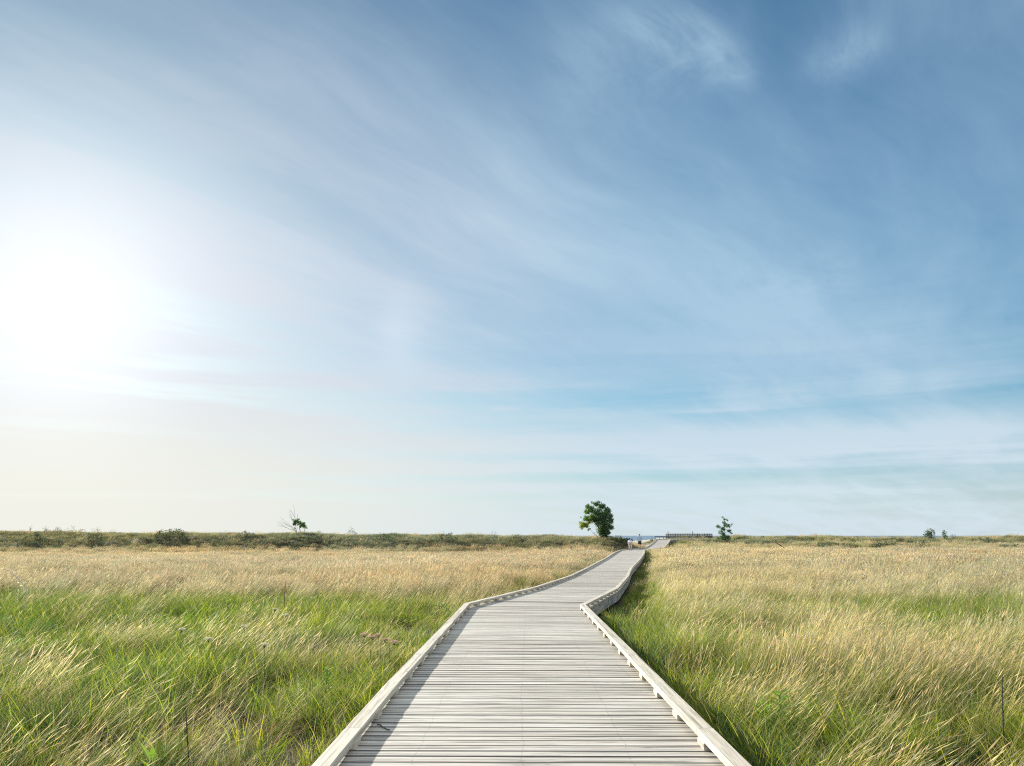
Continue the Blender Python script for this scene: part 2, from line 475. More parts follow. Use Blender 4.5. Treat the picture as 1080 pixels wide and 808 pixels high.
# ------------------------------------------------------------------ boardwalk
PITCH = 0.140
def wood_mat(name, lo, hi, dark, plank=False):
    m, nt, out = new_mat(name); g = NT(nt)
    p = g.n("ShaderNodeBsdfPrincipled"); p.inputs["Roughness"].default_value = 0.72; p.inputs["Specular IOR Level"].default_value = .3
    tc = g.n("ShaderNodeTexCoord")
    u = tc.outputs["UV"]
    s = g.n("ShaderNodeSeparateXYZ"); g.l(u, s.inputs[0])
    at = g.n("ShaderNodeAttribute", attribute_type='GEOMETRY', attribute_name="col")
    sc = g.n("ShaderNodeSeparateColor"); g.l(at.outputs["Color"], sc.inputs[0])
    r1, r2, r3 = sc.outputs[0], sc.outputs[1], sc.outputs[2]
    seed = g.math('MULTIPLY', r1, 37.0)
    gv = g.xyz(g.math('MULTIPLY', s.outputs[0], 0.9), g.math('MULTIPLY', s.outputs[1], 26.0), seed)
    grain = g.noise(gv, 1.0, 6, .62, 0.6)
    gf = g.noise(g.xyz(g.math('MULTIPLY', s.outputs[0], 2.4), g.math('MULTIPLY', s.outputs[1], 110.0), seed), 1.0, 4, .6)
    blot = g.noise(g.xyz(g.math('MULTIPLY', s.outputs[0], 0.8), g.math('MULTIPLY', s.outputs[1], 5.0), seed), 1.0, 3, .5)
    g2 = g.noise(g.xyz(g.math('MULTIPLY', s.outputs[0], 1.7), g.math('MULTIPLY', s.outputs[1], 55.0), g.math('ADD', seed, 5.0)), 1.0, 5, .65, 1.0)
    c = g.mix(g.ramp(r2, 0, 1), lo, hi)
    warm = g.noise(g.xyz(g.math('MULTIPLY', s.outputs[0], .55), g.math('MULTIPLY', s.outputs[1], 9.0), seed), 1.0, 3, .5)
    c = g.mix(g.ramp(warm, .40, .72), c, g.mix(r3, (.58, .545, .44), (.60, .50, .41)))
    c = g.mix(g.math('MULTIPLY', g.ramp(grain, .46, .66), 0.80), c, dark)
    c = g.mix(g.math('MULTIPLY', g.ramp(g2, .50, .68), 0.70), c, dark)
    c = g.mix(g.math('MULTIPLY', g.ramp(gf, .5, .8), 0.30), c, dark)
    c = g.mix(g.math('MULTIPLY', g.ramp(blot, .52, .75), g.math('MULTIPLY', r3, .55)), c, (.30, .25, .20))
    wn = g.n("ShaderNodeTexVoronoi"); wn.inputs["Scale"].default_value = 1.0           # grey-green lichen and damp specks
    g.l(g.xyz(g.math('MULTIPLY', s.outputs[0], 5.0), g.math('MULTIPLY', s.outputs[1], 22.0), g.math('ADD', seed, 9.0)), wn.inputs["Vector"])
    c = g.mix(g.math('MULTIPLY', g.ramp(wn.outputs["Distance"], .16, .05), g.math('MULTIPLY', g.ramp(blot, .45, .6), .6)), c, (.16, .15, .12))
    # knots
    vo = g.n("ShaderNodeTexVoronoi"); vo.inputs["Scale"].default_value = 1.0
    g.l(g.xyz(g.math('MULTIPLY', s.outputs[0], 2.1), g.math('MULTIPLY', s.outputs[1], 9.0), seed), vo.inputs["Vector"])
    c = g.mix(g.math('MULTIPLY', g.ramp(vo.outputs["Distance"], .10, .03), .75), c, (.10, .075, .05))
    if plank:                                            # grime and painted gap shade along the board's long edges, and screw heads over the joists
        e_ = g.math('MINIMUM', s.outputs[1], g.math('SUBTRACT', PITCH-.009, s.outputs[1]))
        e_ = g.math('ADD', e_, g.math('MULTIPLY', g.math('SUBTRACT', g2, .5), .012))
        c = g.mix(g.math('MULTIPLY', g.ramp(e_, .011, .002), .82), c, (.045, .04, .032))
        uu = g.math('SUBTRACT', g.math('MODULO', g.math('ADD', s.outputs[0], .5225), .745), .3725)
        vv = g.math('SUBTRACT', g.math('ABSOLUTE', g.math('SUBTRACT', s.outputs[1], PITCH*.5-.004)), .034)
        rr = g.math('SQRT', g.math('ADD', g.math('MULTIPLY', uu, uu), g.math('MULTIPLY', vv, vv)))
        c = g.mix(g.math('MULTIPLY', g.ramp(rr, .0075, .0045), .8), c, (.05, .045, .04))
    g.l(c, p.inputs["Base Color"])
    bp = g.n("ShaderNodeBump"); bp.inputs["Strength"].default_value = .5; bp.inputs["Distance"].default_value = .003
    g.l(g.math('ADD', grain, g.math('MULTIPLY', gf, .5)), bp.inputs["Height"]); g.l(bp.outputs[0], p.inputs["Normal"])
    g.l(p.outputs[0], out.inputs[0])
    return m
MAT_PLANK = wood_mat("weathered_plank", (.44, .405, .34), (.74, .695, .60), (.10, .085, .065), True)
MAT_KERB = wood_mat("pale_timber", (.55, .495, .385), (.68, .615, .48), (.24, .205, .145))
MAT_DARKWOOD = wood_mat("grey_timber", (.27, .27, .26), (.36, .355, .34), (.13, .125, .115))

walk = empty("boardwalk", (0, 0, 0))
tag(walk, "long pale grey plank boardwalk with low timber kerbs running through the marsh grass", "boardwalk")

KW, KB, KH = 0.125, 0.050, 0.048      # kerb width, block height, kerb timber height
EDGE = KW+0.015
LI, RI = offsets(0.0)
LO, RO = offsets(EDGE)
b = MB()
for i in range(len(PA)-1):
    L = float(np.linalg.norm(PA[i+1, :2]-PA[i, :2]))
    n = max(1, round(L/PITCH))
    for k in range(n):
        gap = R.choice((.007, .008, .009, .010, .012, .014))
        f0, f1 = k/n, (k+1)/n-gap/L
        a0, a1 = along(LO, i, f0).copy(), along(LO, i, f1).copy()
        c0, c1 = along(RO, i, f0).copy(), along(RO, i, f1).copy()
        far = a0[1] > 45
        j = 0 if far else R.gauss(0, .0012)
        t0, t1 = (0, 0) if far else (R.gauss(0, .0012), R.gauss(0, .0012))
        ex, ey = (R.uniform(-.012, .012), R.uniform(-.012, .012))
        w = np.linalg.norm(c0-a0); dirv = (c0-a0)/w
        a0 -= dirv*ex; a1 -= dirv*ex; c0 += dirv*ey; c1 += dirv*ey
        col = (R.random(), min(1, max(0, R.gauss(.62, .26))), R.random()**2)
        T = [a0+(0,0,j+t0), c0+(0,0,j+t0), c1+(0,0,j+t1), a1+(0,0,j+t1)]
        Bm = [q-(0,0,.038) for q in (a0, c0, c1, a1)]
        n0 = len(b.v); b.v += [tuple(q) for q in Bm+T]
        uo = .745*R.randrange(1, 30); pw = PITCH
        uvt = [(uo, 0), (uo+w, 0), (uo+w, pw), (uo, pw)]
        side = [(uo, 0), (uo+w, 0), (uo+w, .003), (uo, .003)]  # side faces lie wholly in the painted dark edge band
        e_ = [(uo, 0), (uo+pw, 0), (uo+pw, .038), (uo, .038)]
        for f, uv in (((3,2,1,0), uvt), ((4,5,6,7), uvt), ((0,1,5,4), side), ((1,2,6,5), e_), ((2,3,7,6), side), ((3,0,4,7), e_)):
            b.face([n0+q for q in f], col, uv)
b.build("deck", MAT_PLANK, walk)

def beam(mb, p0, p1, q0, q1, z0, z1, col):
    """bar between plan lines p (inner) and q (outer), heights added to each point's own z; bevelled long edges"""
    bev = min(0.006, (z1-z0)*.2)
    P = [(p0, q0), (p1, q1)]
    rings = []
    for (pi, qo) in P:
        dv = qo-pi; w = np.linalg.norm(dv[:2]); u = dv/w
        prof = [(0, z0), (0, z1-bev), (bev, z1), (w-bev, z1), (w, z1-bev), (w, z0)]
        n0 = len(mb.v)
        for (o, z) in prof:
            q = pi+u*o; mb.v.append((q[0], q[1], pi[2]+z))
        rings.append(n0)
    L = float(np.linalg.norm(p1-p0)); uo = R.random()*20
    per = [0, .05, .06, .19, .2, .25, .37]
    for k in range(6):
        k2 = (k+1) % 6
        mb.face((rings[0]+k, rings[0]+k2, rings[1]+k2, rings[1]+k), col, [(uo, per[k]), (uo, per[k+1]), (uo+L, per[k+1]), (uo+L, per[k])])
    mb.face([rings[0]+k for k in reversed(range(6))], col, [(uo+.1*k, 0) for k in range(6)])
    mb.face([rings[1]+k for k in range(6)], col, [(uo+.1*k, 0) for k in range(6)])

def station(poly, s, cum):
    s = min(max(s, 0), cum[-1]-1e-6)
    i = int(np.searchsorted(cum, s, side='right')-1); i = min(i, len(poly)-2)
    return along(poly, i, (s-cum[i])/(cum[i+1]-cum[i])), i
cumc = np.concatenate([[0], np.cumsum(np.linalg.norm(np.diff(PA[:, :2], axis=0), axis=1))])
def at_both(pi, po, s):
    a, i = station(pi, s, cumc); f = (s-cumc[i])/(cumc[i+1]-cumc[i])
    return a, along(po, i, f)
KI_L, KI_R = offsets(0.0); KO_L, KO_R = offsets(KW)
SEND = cumc[-1]
rnd = lambda: (R.random(), min(1, max(0, R.gauss(.55, .25))), R.random()**3)
first_joint = 12.15                                 # station of the first joint in view (y = 6.15)
for (ki, ko) in ((KI_L, KO_L), (KI_R, KO_R)):
    cuts = [0.0]
    s = first_joint-3.66*3
    while s < SEND:
        if s > 0.3: cuts.append(s)
        s += 3.66
    cuts.append(SEND)
    for a, c in zip(cuts[:-1], cuts[1:]):
        if c-a < .05: continue
        if c < 11.0: continue                       # behind the camera: the first timber below runs back instead
        stops = [a+.003]+[q for q in cumc if a+.05 < q < c-.05]+[c-.003]
        if a < 11.6: stops = [9.0]+[q for q in stops if q > 9.05]
        mb = MB(); col = rnd()
        jz = R.uniform(-.003, .003); jx = R.uniform(-.004, .004)
        for s0, s1 in zip(stops[:-1], stops[1:]):
            i0, o0 = at_both(ki, ko, s0); i1, o1 = at_both(ki, ko, s1)
            sh = (o0-i0)/np.linalg.norm(o0-i0)*jx
            beam(mb, i0+sh, i1+sh, o0+sh, o1+sh, KB+jz, KB+KH+jz, col)
        mb.build("kerb_rail", MAT_KERB, walk)
# spacer blocks: the nearest 100 one by one, the rest in one mesh
far_mb = MB(); n_near = 0
blocks = []
for sd, (ki, ko) in enumerate(((KI_L, KO_L), (KI_R, KO_R))):
    s = 11.0+.10
    while s < SEND-.5:
        blocks.append((s, ki, ko)); s += .915
blocks.sort(key=lambda q: q[0])
for q, (s, ki, ko) in enumerate(blocks):
    i0, o0 = at_both(ki, ko, s-.095); i1, o1 = at_both(ki, ko, s+.095)
    dv = (o0-i0)/np.linalg.norm(o0-i0); dv1 = (o1-i1)/np.linalg.norm(o1-i1)
    mb = MB() if q < 100 else far_mb
    beam(mb, i0-dv*.005, i1-dv1*.005, o0-dv*.02, o1-dv1*.02, .003, KB-.003, rnd())
    if q < 100: mb.build("spacer_block", MAT_KERB, walk)
tag(far_mb.build("spacer_blocks", MAT_KERB, walk), kind="stuff")
# boards along the sides
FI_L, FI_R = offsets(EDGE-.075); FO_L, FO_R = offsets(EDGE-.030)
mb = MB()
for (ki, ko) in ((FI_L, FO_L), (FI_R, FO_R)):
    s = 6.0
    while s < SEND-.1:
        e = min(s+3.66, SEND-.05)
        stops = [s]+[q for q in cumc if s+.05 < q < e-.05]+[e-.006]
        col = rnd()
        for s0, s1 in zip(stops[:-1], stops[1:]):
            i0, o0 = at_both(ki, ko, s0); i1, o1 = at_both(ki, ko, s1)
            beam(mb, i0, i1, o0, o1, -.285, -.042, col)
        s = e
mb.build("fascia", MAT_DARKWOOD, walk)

# ------------------------------------------------------------------ grass: one countless mass per kind, tufts set on points
class Blades:
    """a tuft: strips of quads with a colour per vertex"""
    def __init__(self): self.v = []; self.f = []; self.c = []
    def blade(self, x, y, h, lean, az, bend, w, segs, c0, c1, tipw=0.08, headl=0.0, headw=0.0, ch=None, face=None, z0=-0.03):
        face = R.uniform(0, 2*math.pi) if face is None else face
        fx, fy = math.cos(face), math.sin(face)
        ax, ay = math.cos(az), math.sin(az)
        base = len(self.v)
        rows = []
        for k in range(segs+1):
            t = k/segs
            s = h*(lean*t + bend*t*t)
            z = h*t*math.sqrt(max(.15, 1-min(.85, (lean+bend*t)**2*.6)))
            ww = w*(1-(1-tipw)*t**1.6)
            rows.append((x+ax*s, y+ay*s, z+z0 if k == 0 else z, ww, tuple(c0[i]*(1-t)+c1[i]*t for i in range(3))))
        if headl > 0:                              # a seed head on the end of the stem
            p0, p1 = rows[-2], rows[-1]
            d = np.array([p1[i]-p0[i] for i in range(3)]); d /= np.linalg.norm(d)+1e-9
            e = np.array(p1[:3])
            rows[-1] = (*e, w*.7, rows[-1][4])
            rows.append((*(e+d*headl*.35), headw, ch)); rows.append((*(e+d*headl), headw*.15, ch))
        for (X, Y, Z, ww, c) in rows:
            self.v.append((X-fx*ww/2, Y-fy*ww/2, Z)); self.v.append((X+fx*ww/2, Y+fy*ww/2, Z))
            self.c += [c, c]
        for k in range(len(rows)-1):
            q = base+2*k
            self.f.append((q, q+1, q+3, q+2))

def jit(c, a=.26):
    k = 1+R.uniform(-a, a); 
    return (c[0]*k*(1+R.uniform(-.08, .08)), c[1]*k, c[2]*k*(1+R.uniform(-.12, .12)))
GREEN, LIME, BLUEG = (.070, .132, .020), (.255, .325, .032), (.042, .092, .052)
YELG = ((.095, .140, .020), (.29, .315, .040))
STRAW, PINKTAN, BROWN, PALE = (.44, .385, .245), (.48, .40, .305), (.20, .145, .09), (.55, .50, .39)
WIND = 0.05                                       # the wind leans the stems to the right (+x)

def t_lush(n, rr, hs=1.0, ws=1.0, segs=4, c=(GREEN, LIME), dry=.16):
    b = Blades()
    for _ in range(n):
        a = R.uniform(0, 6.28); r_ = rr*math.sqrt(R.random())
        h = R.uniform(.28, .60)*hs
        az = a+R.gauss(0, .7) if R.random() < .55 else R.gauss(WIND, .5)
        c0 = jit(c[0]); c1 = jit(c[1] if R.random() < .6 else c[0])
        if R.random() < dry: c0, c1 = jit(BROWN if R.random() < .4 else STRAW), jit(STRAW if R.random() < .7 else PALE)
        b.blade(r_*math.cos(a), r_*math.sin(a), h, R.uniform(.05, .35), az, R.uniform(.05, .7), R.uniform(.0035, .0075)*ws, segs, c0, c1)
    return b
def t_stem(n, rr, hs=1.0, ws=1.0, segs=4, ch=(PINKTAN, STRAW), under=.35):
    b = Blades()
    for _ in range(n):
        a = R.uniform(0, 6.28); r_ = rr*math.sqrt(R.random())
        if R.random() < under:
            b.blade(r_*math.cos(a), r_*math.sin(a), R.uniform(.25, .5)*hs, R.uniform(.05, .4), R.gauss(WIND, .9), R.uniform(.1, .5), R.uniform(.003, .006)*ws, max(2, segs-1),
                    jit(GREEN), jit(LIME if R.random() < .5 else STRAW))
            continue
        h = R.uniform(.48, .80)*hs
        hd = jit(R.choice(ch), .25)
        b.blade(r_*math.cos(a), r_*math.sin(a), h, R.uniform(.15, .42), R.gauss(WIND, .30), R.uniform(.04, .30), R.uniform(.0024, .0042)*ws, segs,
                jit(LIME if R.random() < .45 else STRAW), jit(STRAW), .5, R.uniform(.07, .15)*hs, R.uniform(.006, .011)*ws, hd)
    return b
def t_dead(n, rr, hs=1.0, ws=1.0, segs=5):
    b = Blades()
    for _ in range(n):
        a = R.uniform(0, 6.28); r_ = rr*math.sqrt(R.random())
        c = jit(R.choice((BROWN, BROWN, STRAW, PALE, (.30, .22, .13))), .25)
        b.blade(r_*math.cos(a), r_*math.sin(a), R.uniform(.25, .6)*hs, R.uniform(.2, .8), R.gauss(WIND, 1.1), R.uniform(.3, 1.1), R.uniform(.0025, .0055)*ws, segs, c, c, .3)
    return b

def t_broad(n, rr, hs=1.0, ws=1.0, segs=5, c=(LIME, GREEN)):
    b = Blades()
    for _ in range(n):
        a = R.uniform(0, 6.28); r_ = rr*math.sqrt(R.random()); k = jit(R.choice(c), .25)
        b.blade(r_*math.cos(a), r_*math.sin(a), R.uniform(.28, .62)*hs, R.uniform(.05, .3), a+R.gauss(0, .8), R.uniform(.1, .9), R.uniform(.008, .015)*ws, segs, jit(k), (k[0]*1.15, k[1]*1.08, k[2]))
    return b
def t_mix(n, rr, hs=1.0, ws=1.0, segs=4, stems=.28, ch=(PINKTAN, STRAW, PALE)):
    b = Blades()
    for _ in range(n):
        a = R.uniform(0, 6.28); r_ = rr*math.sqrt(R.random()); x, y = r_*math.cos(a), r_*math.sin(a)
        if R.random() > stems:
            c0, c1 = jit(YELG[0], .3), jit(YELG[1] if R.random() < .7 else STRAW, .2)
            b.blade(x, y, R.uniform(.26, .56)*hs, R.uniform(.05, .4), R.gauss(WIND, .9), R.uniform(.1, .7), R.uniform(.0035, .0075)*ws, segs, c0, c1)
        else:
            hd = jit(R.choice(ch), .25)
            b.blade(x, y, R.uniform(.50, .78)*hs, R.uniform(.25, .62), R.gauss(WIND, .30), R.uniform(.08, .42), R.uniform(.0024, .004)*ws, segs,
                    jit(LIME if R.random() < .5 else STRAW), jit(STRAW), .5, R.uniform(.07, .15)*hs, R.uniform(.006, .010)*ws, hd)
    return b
def t_weed(n, rr, hs=1.0, ws=1.0):
    b = Blades()
    for _ in range(n):
        a = R.uniform(0, 6.28); r_ = rr*math.sqrt(R.random()); k = jit(R.choice(((.17, .27, .05), (.24, .34, .05), (.12, .20, .05))), .2)
        b.blade(r_*math.cos(a), r_*math.sin(a), R.uniform(.18, .46)*hs, R.uniform(.3, .9), a+R.gauss(0, .5), R.uniform(.1, .8), R.uniform(.022, .04)*ws, 5, k, k, .12)
    for _ in range(n):
        a = R.uniform(0, 6.28); r_ = rr*math.sqrt(R.random())
        b.blade(r_*math.cos(a), r_*math.sin(a), R.uniform(.25, .5)*hs, R.uniform(.05, .4), a, R.uniform(.1, .7), .006*ws, 4, jit(GREEN), jit(LIME))
    return b
TUFTS = []            # every tuft shape
KIND = {}
def reg(kind, b):
    KIND.setdefault(kind, []).append(len(TUFTS)); TUFTS.append(b)
for q in range(5): reg("lush0", t_lush(44, .16, dry=(.04, .08, .14, .22, .36)[q]))
for _ in range(4): reg("broad0", t_broad(26, .16))
for _ in range(3): reg("weed0", t_weed(14, .15))
for _ in range(2): reg("weed1", t_weed(14, .24, 1.0, 1.4))
for _ in range(2): reg("blue0", t_lush(40, .15, 1.0, 1.1, 4, (BLUEG, GREEN), .06))
for _ in range(3): reg("stem0", t_stem(30, .17, under=.45))
for _ in range(5): reg("mix0", t_mix(44, .18, stems=.17))
for _ in range(3): reg("dead0", t_dead(34, .20))
for _ in range(3): reg("lush1", t_lush(42, .26, 1.0, 1.6, 3))
for _ in range(2): reg("broad1", t_broad(30, .26, 1.0, 1.4, 3))
for _ in range(2): reg("blue1", t_lush(40, .26, 1.0, 1.5, 3, (BLUEG, GREEN)))
for _ in range(3): reg("stem1", t_stem(40, .28, 1.0, 1.6, 3, under=.40))
for _ in range(3): reg("mix1", t_mix(46, .28, 1.0, 1.6, 3, .36))
for _ in range(2): reg("dead1", t_dead(34, .28, 1.0, 1.6, 3))
for _ in range(3): reg("lush2", t_lush(56, .55, 1.0, 3.4, 2, (YELG[0], YELG[1])))
for _ in range(3): reg("stem2", t_stem(64, .60, 1.0, 3.2, 2, under=.34))
for _ in range(3): reg("mix2", t_mix(64, .60, 1.0, 3.2, 2, .42))
for _ in range(2): reg("dune2", t_lush(52, .55, .9, 3.4, 2, ((.105, .140, .075), (.20, .215, .125))))
for _ in range(2): reg("dark2", t_lush(52, .5, .9, 3.8, 2, ((.058, .090, .060), (.10, .135, .085))))

def ell(x, y, cx, cy, rx, ry, soft=.5):
    q = np.sqrt(((x-cx)/rx)**2+((y-cy)/ry)**2)
    return S((1+soft-q)/(2*soft))

PTS = dict(pos=[], rot=[], scl=[], tint=[], pid=[])
def scatter(y0, y1, dens, lod, margin=2.5):
    n = int(dens*(y1-y0)*(0.70*(y0+y1)+2*margin))
    y = y0+(y1-y0)*np.sqrt(rng.random(n)*1.0) if y0 < 1 else np.sqrt(rng.random(n)*(y1**2-y0**2)+y0**2)
    x = (rng.random(n)*2-1)*(0.70*y+margin)
    d, pz, side = path_dist(x, y)
    hw = np.where(y < 90, 1.42, 1.2)
    clear = np.where(side > 0, .08, .02)
    keep = d > hw+clear
    keep &= ~((sand_amount(x, y) > .45))
    if lod < 2: keep &= rng.random(n) < .17+1.2*S((fbm(x*.8, y, .8, 181, 2)-.38)/.26)        # thin places between the clumps
    x, y, d, side = x[keep], y[keep], d[keep], side[keep]
    z = ground_z(x, y)
    n = len(x)
    edge = d-1.42
    u1, u2, u3 = rng.random(n), rng.random(n), rng.random(n)
    nA, nB, nC = fbm(x, y, 3.2, 101), fbm(x*.45, y, 2.0, 113), fbm(x, y, 11.0, 127)
    L = side < 0
    # --- how likely each kind of plant is here
    gl = S((28+5*(nC-.5)*2+5*(nA-.5)-y)/8.0)                                    # left: green till about 25 m out
    tanL = 1-gl
    greenL = gl*(.60+.6*(nA-.5)) + tanL*(.10+.30*S((nB-.60)/.12)) + .5*ell(x, y, -14, 57, 7, 2.6) + .38*tanL*S((7-edge)/7)
    deadL = gl*(.24+1.0*S((nA-.55)/.10)) + 3.0*ell(x, y, -2.9, 8.9, 1.0, 1.3) + 2.2*ell(x, y, -3.5, 7.3, .6, .5) + 1.2*ell(x, y, -2.6, 12.9, 1.4, 1.4) + 1.5*ell(x, y, -5.2, 8.0, .9, 1.0)
    blueL = gl*.9*S((nC-.45)/.2)+1.0*ell(x, y, -5.4, 15.2, 2.0, 1.7)+.9*ell(x, y, -8.5, 15, 3.0, 2.5)
    stemL = tanL*1.0 + gl*.035
    nearR = S((1.1-edge)/1.0)
    greenR = .75+.65*nearR+1.6*S((nA-.50)/.1)*S((34-y)/20)+1.0*S((nB-.53)/.1) + 1.4*ell(x, y, 11.5, 20.5, 5.5, 1.7) + 1.2*ell(x, y, 27, 49, 9, 4) + .9*ell(x, y, 7.5, 13.3, 2.4, 1.0) + .9*ell(x, y, 4.2, 8.2, 1.0, 1.0)
    deadR = .10+.5*S((nA-.60)/.1)*S((18-y)/8)+.5*ell(x, y, 5.3, 8.4, .9, .7)+.4*ell(x, y, 4.6, 12.0, 1.8, .7)
    blueR = .15+.8*nearR*S((26-y)/10)
    stemR = 1.0*(1-nearR*.85)
    mixR = 1.15*(1-nearR*.6); mixL = .75*tanL*S((24-edge)/16)+.25*tanL+gl*(.22+.9*S((fbm(x, y, 1.3, 241, 2)-.56)/.08))
    brL = gl*(.42+1.1*S((fbm(x, y, 1.7, 191, 2)-.50)/.12)); brR = .10+.9*S((fbm(x, y, 1.5, 193, 2)-.60)/.08)*S((20-y)/8)+.35*nearR
    gr = np.where(L, greenL, greenR*.55); de = np.where(L, deadL, deadR); bl = np.where(L, blueL, blueR); st = np.where(L, stemL, stemR*(.40+.5*S((y-22)/22)))
    mx = np.where(L, mixL, mixR); br_ = np.where(L, brL, brR)
    cm = np.where(L, .5*gl, 1)*S((fbm(x*.7, y, 2.1, 201, 2)-.47)/.08)*S((24-y)/9)                # fresh green clumps in the near field
    cm = np.maximum(cm, np.where(L, 0, 1)*np.maximum(ell(x, y, 11.5, 20.5, 6.0, 1.9), np.maximum(.9*ell(x, y, 27, 49, 10, 4.5), .7*ell(x, y, 2.9+.17*(y-23), y, 1.3, 9))))
    cm = np.maximum(cm, np.where(L, 1, 0)*np.maximum(ell(x, y, -14, 57, 8, 3.0), .5*tanL*S((6-edge)/5)))
    gr = gr+1.5*cm; br_ = br_+.9*cm; st = st*(1-.85*cm); mx = mx*(1-.55*cm)
    wd = np.where(L, gl*2.2, .9*S((20-y)/8))*S((fbm(x, y, 1.4, 251, 2)-.60)/.06)
    dk_ = S((fbm(x*.8, y, 1.6, 211, 2)-.60)/.07)*S((20-y)/6)                               # brown thatch in the hollows
    de = de+1.6*dk_
    if lod == 2:
        dune = S((z+.30)/.45)*S((y-76)/6)
        dk = dune*(np.where(L, .30, .55)+2.6*S((fbm(x*.5, y*1.5, 6, 141)-.51)/.06))
        du = dune*np.where(L, 1.3, 2.0)
        gr = gr*(1-.6*dune); st = st*(1-np.where(L, .97, .88)*dune); mx = mx*(1-np.where(L, .9, .7)*dune)
        W = np.stack([gr, st, mx, du, dk], 1); names = ["lush2", "stem2", "mix2", "dune2", "dark2"]
    else:
        W = np.stack([gr*(1-.55*np.clip(bl, 0, 1)), gr*.9*np.clip(bl, 0, 1), st, mx, de, br_, wd], 1)
        names = [f"{q}{lod}" for q in ("lush", "blue", "stem", "mix", "dead", "broad", "weed")]
    W = np.clip(W, 0.0, None)+1e-6; C = np.cumsum(W/W.sum(1, keepdims=True), 1)
    k = (u1[:, None] > C).sum(1).clip(0, len(names)-1)
    pid = np.array([R.choice(KIND[names[i]]) for i in k])
    # size: low beside the walk, uneven elsewhere
    sc = (.60+.42*fbm(x, y, 4.0, 151)+.34*fbm(x, y, .9, 157, 2)+.28*(u2-.5))
    sc *= np.where(side > 0, np.where((y > 16.5) & (y < 75), .45+.55*S(edge/2.0), .95), .62+.38*S(edge/2.2))
    sc = np.where((edge < .35) & (u3 < .16) & (y < 16), sc*1.35, sc)                           # a few stems stand up against the kerb
    sc *= np.where((k == 1) & (lod == 2) | (k == 2) & (lod < 2), 1.06, 1.0)
    sc *= np.where(y > 80, .85, 1.0)*np.where((side < 0) & (y > 50), .85, 1.0)
    # tint: broad drifts of lighter, pinker and greener growth
    br = .80+.42*fbm(x*.6, y, 3.0, 161)+.50*(u3-.5)
    warm = fbm(x, y, 16, 171)-.5
    tint = np.stack([br*(1+.22*warm), br, br*(1-.30*warm)], 1)
    yel = np.where(L, 0.0, .05)                                           # the right field runs to straw yellow
    tint[:, 0] *= 1+.2*yel; tint[:, 2] *= 1-.5*yel
    hue = rng.normal(0, 1, n)[:, None]*np.array([[.15, .05, .04]])
    tint *= 1+hue
    pk = np.where(L, tanL, .5*S((y-24)/22))                            # the far left band is a duller, pinker tan
    tint *= 1-pk[:, None]*np.array([[.13, .19, .13]])
    rz = rng.normal(0, .40, n)+2.2*(fbm(x, y, 2.6, 221, 2)-.5)
    tlt = .03+.55*(fbm(x, y, 1.9, 231, 2)-.45)
    free = (k == 0)
    rz = np.where(free, rng.random(n)*6.28, rz)
    rot = np.stack([rng.normal(0, .06, n), rng.normal(0, .07, n)+tlt, rz], 1)
    PTS["pos"].append(np.stack([x, y, z], 1)); PTS["rot"].append(rot); PTS["scl"].append(sc); PTS["tint"].append(tint); PTS["pid"].append(pid)
scatter(3.0, 14.0, 74, 0, 2.0)
scatter(14.0, 24.0, 40, 0, 2.0)
scatter(24.0, 46.0, 22, 1, 3.0)
scatter(46.0, 82.0, 7.5, 2, 4.0)
scatter(82.0, 150.0, 4.5, 2, 6.0)

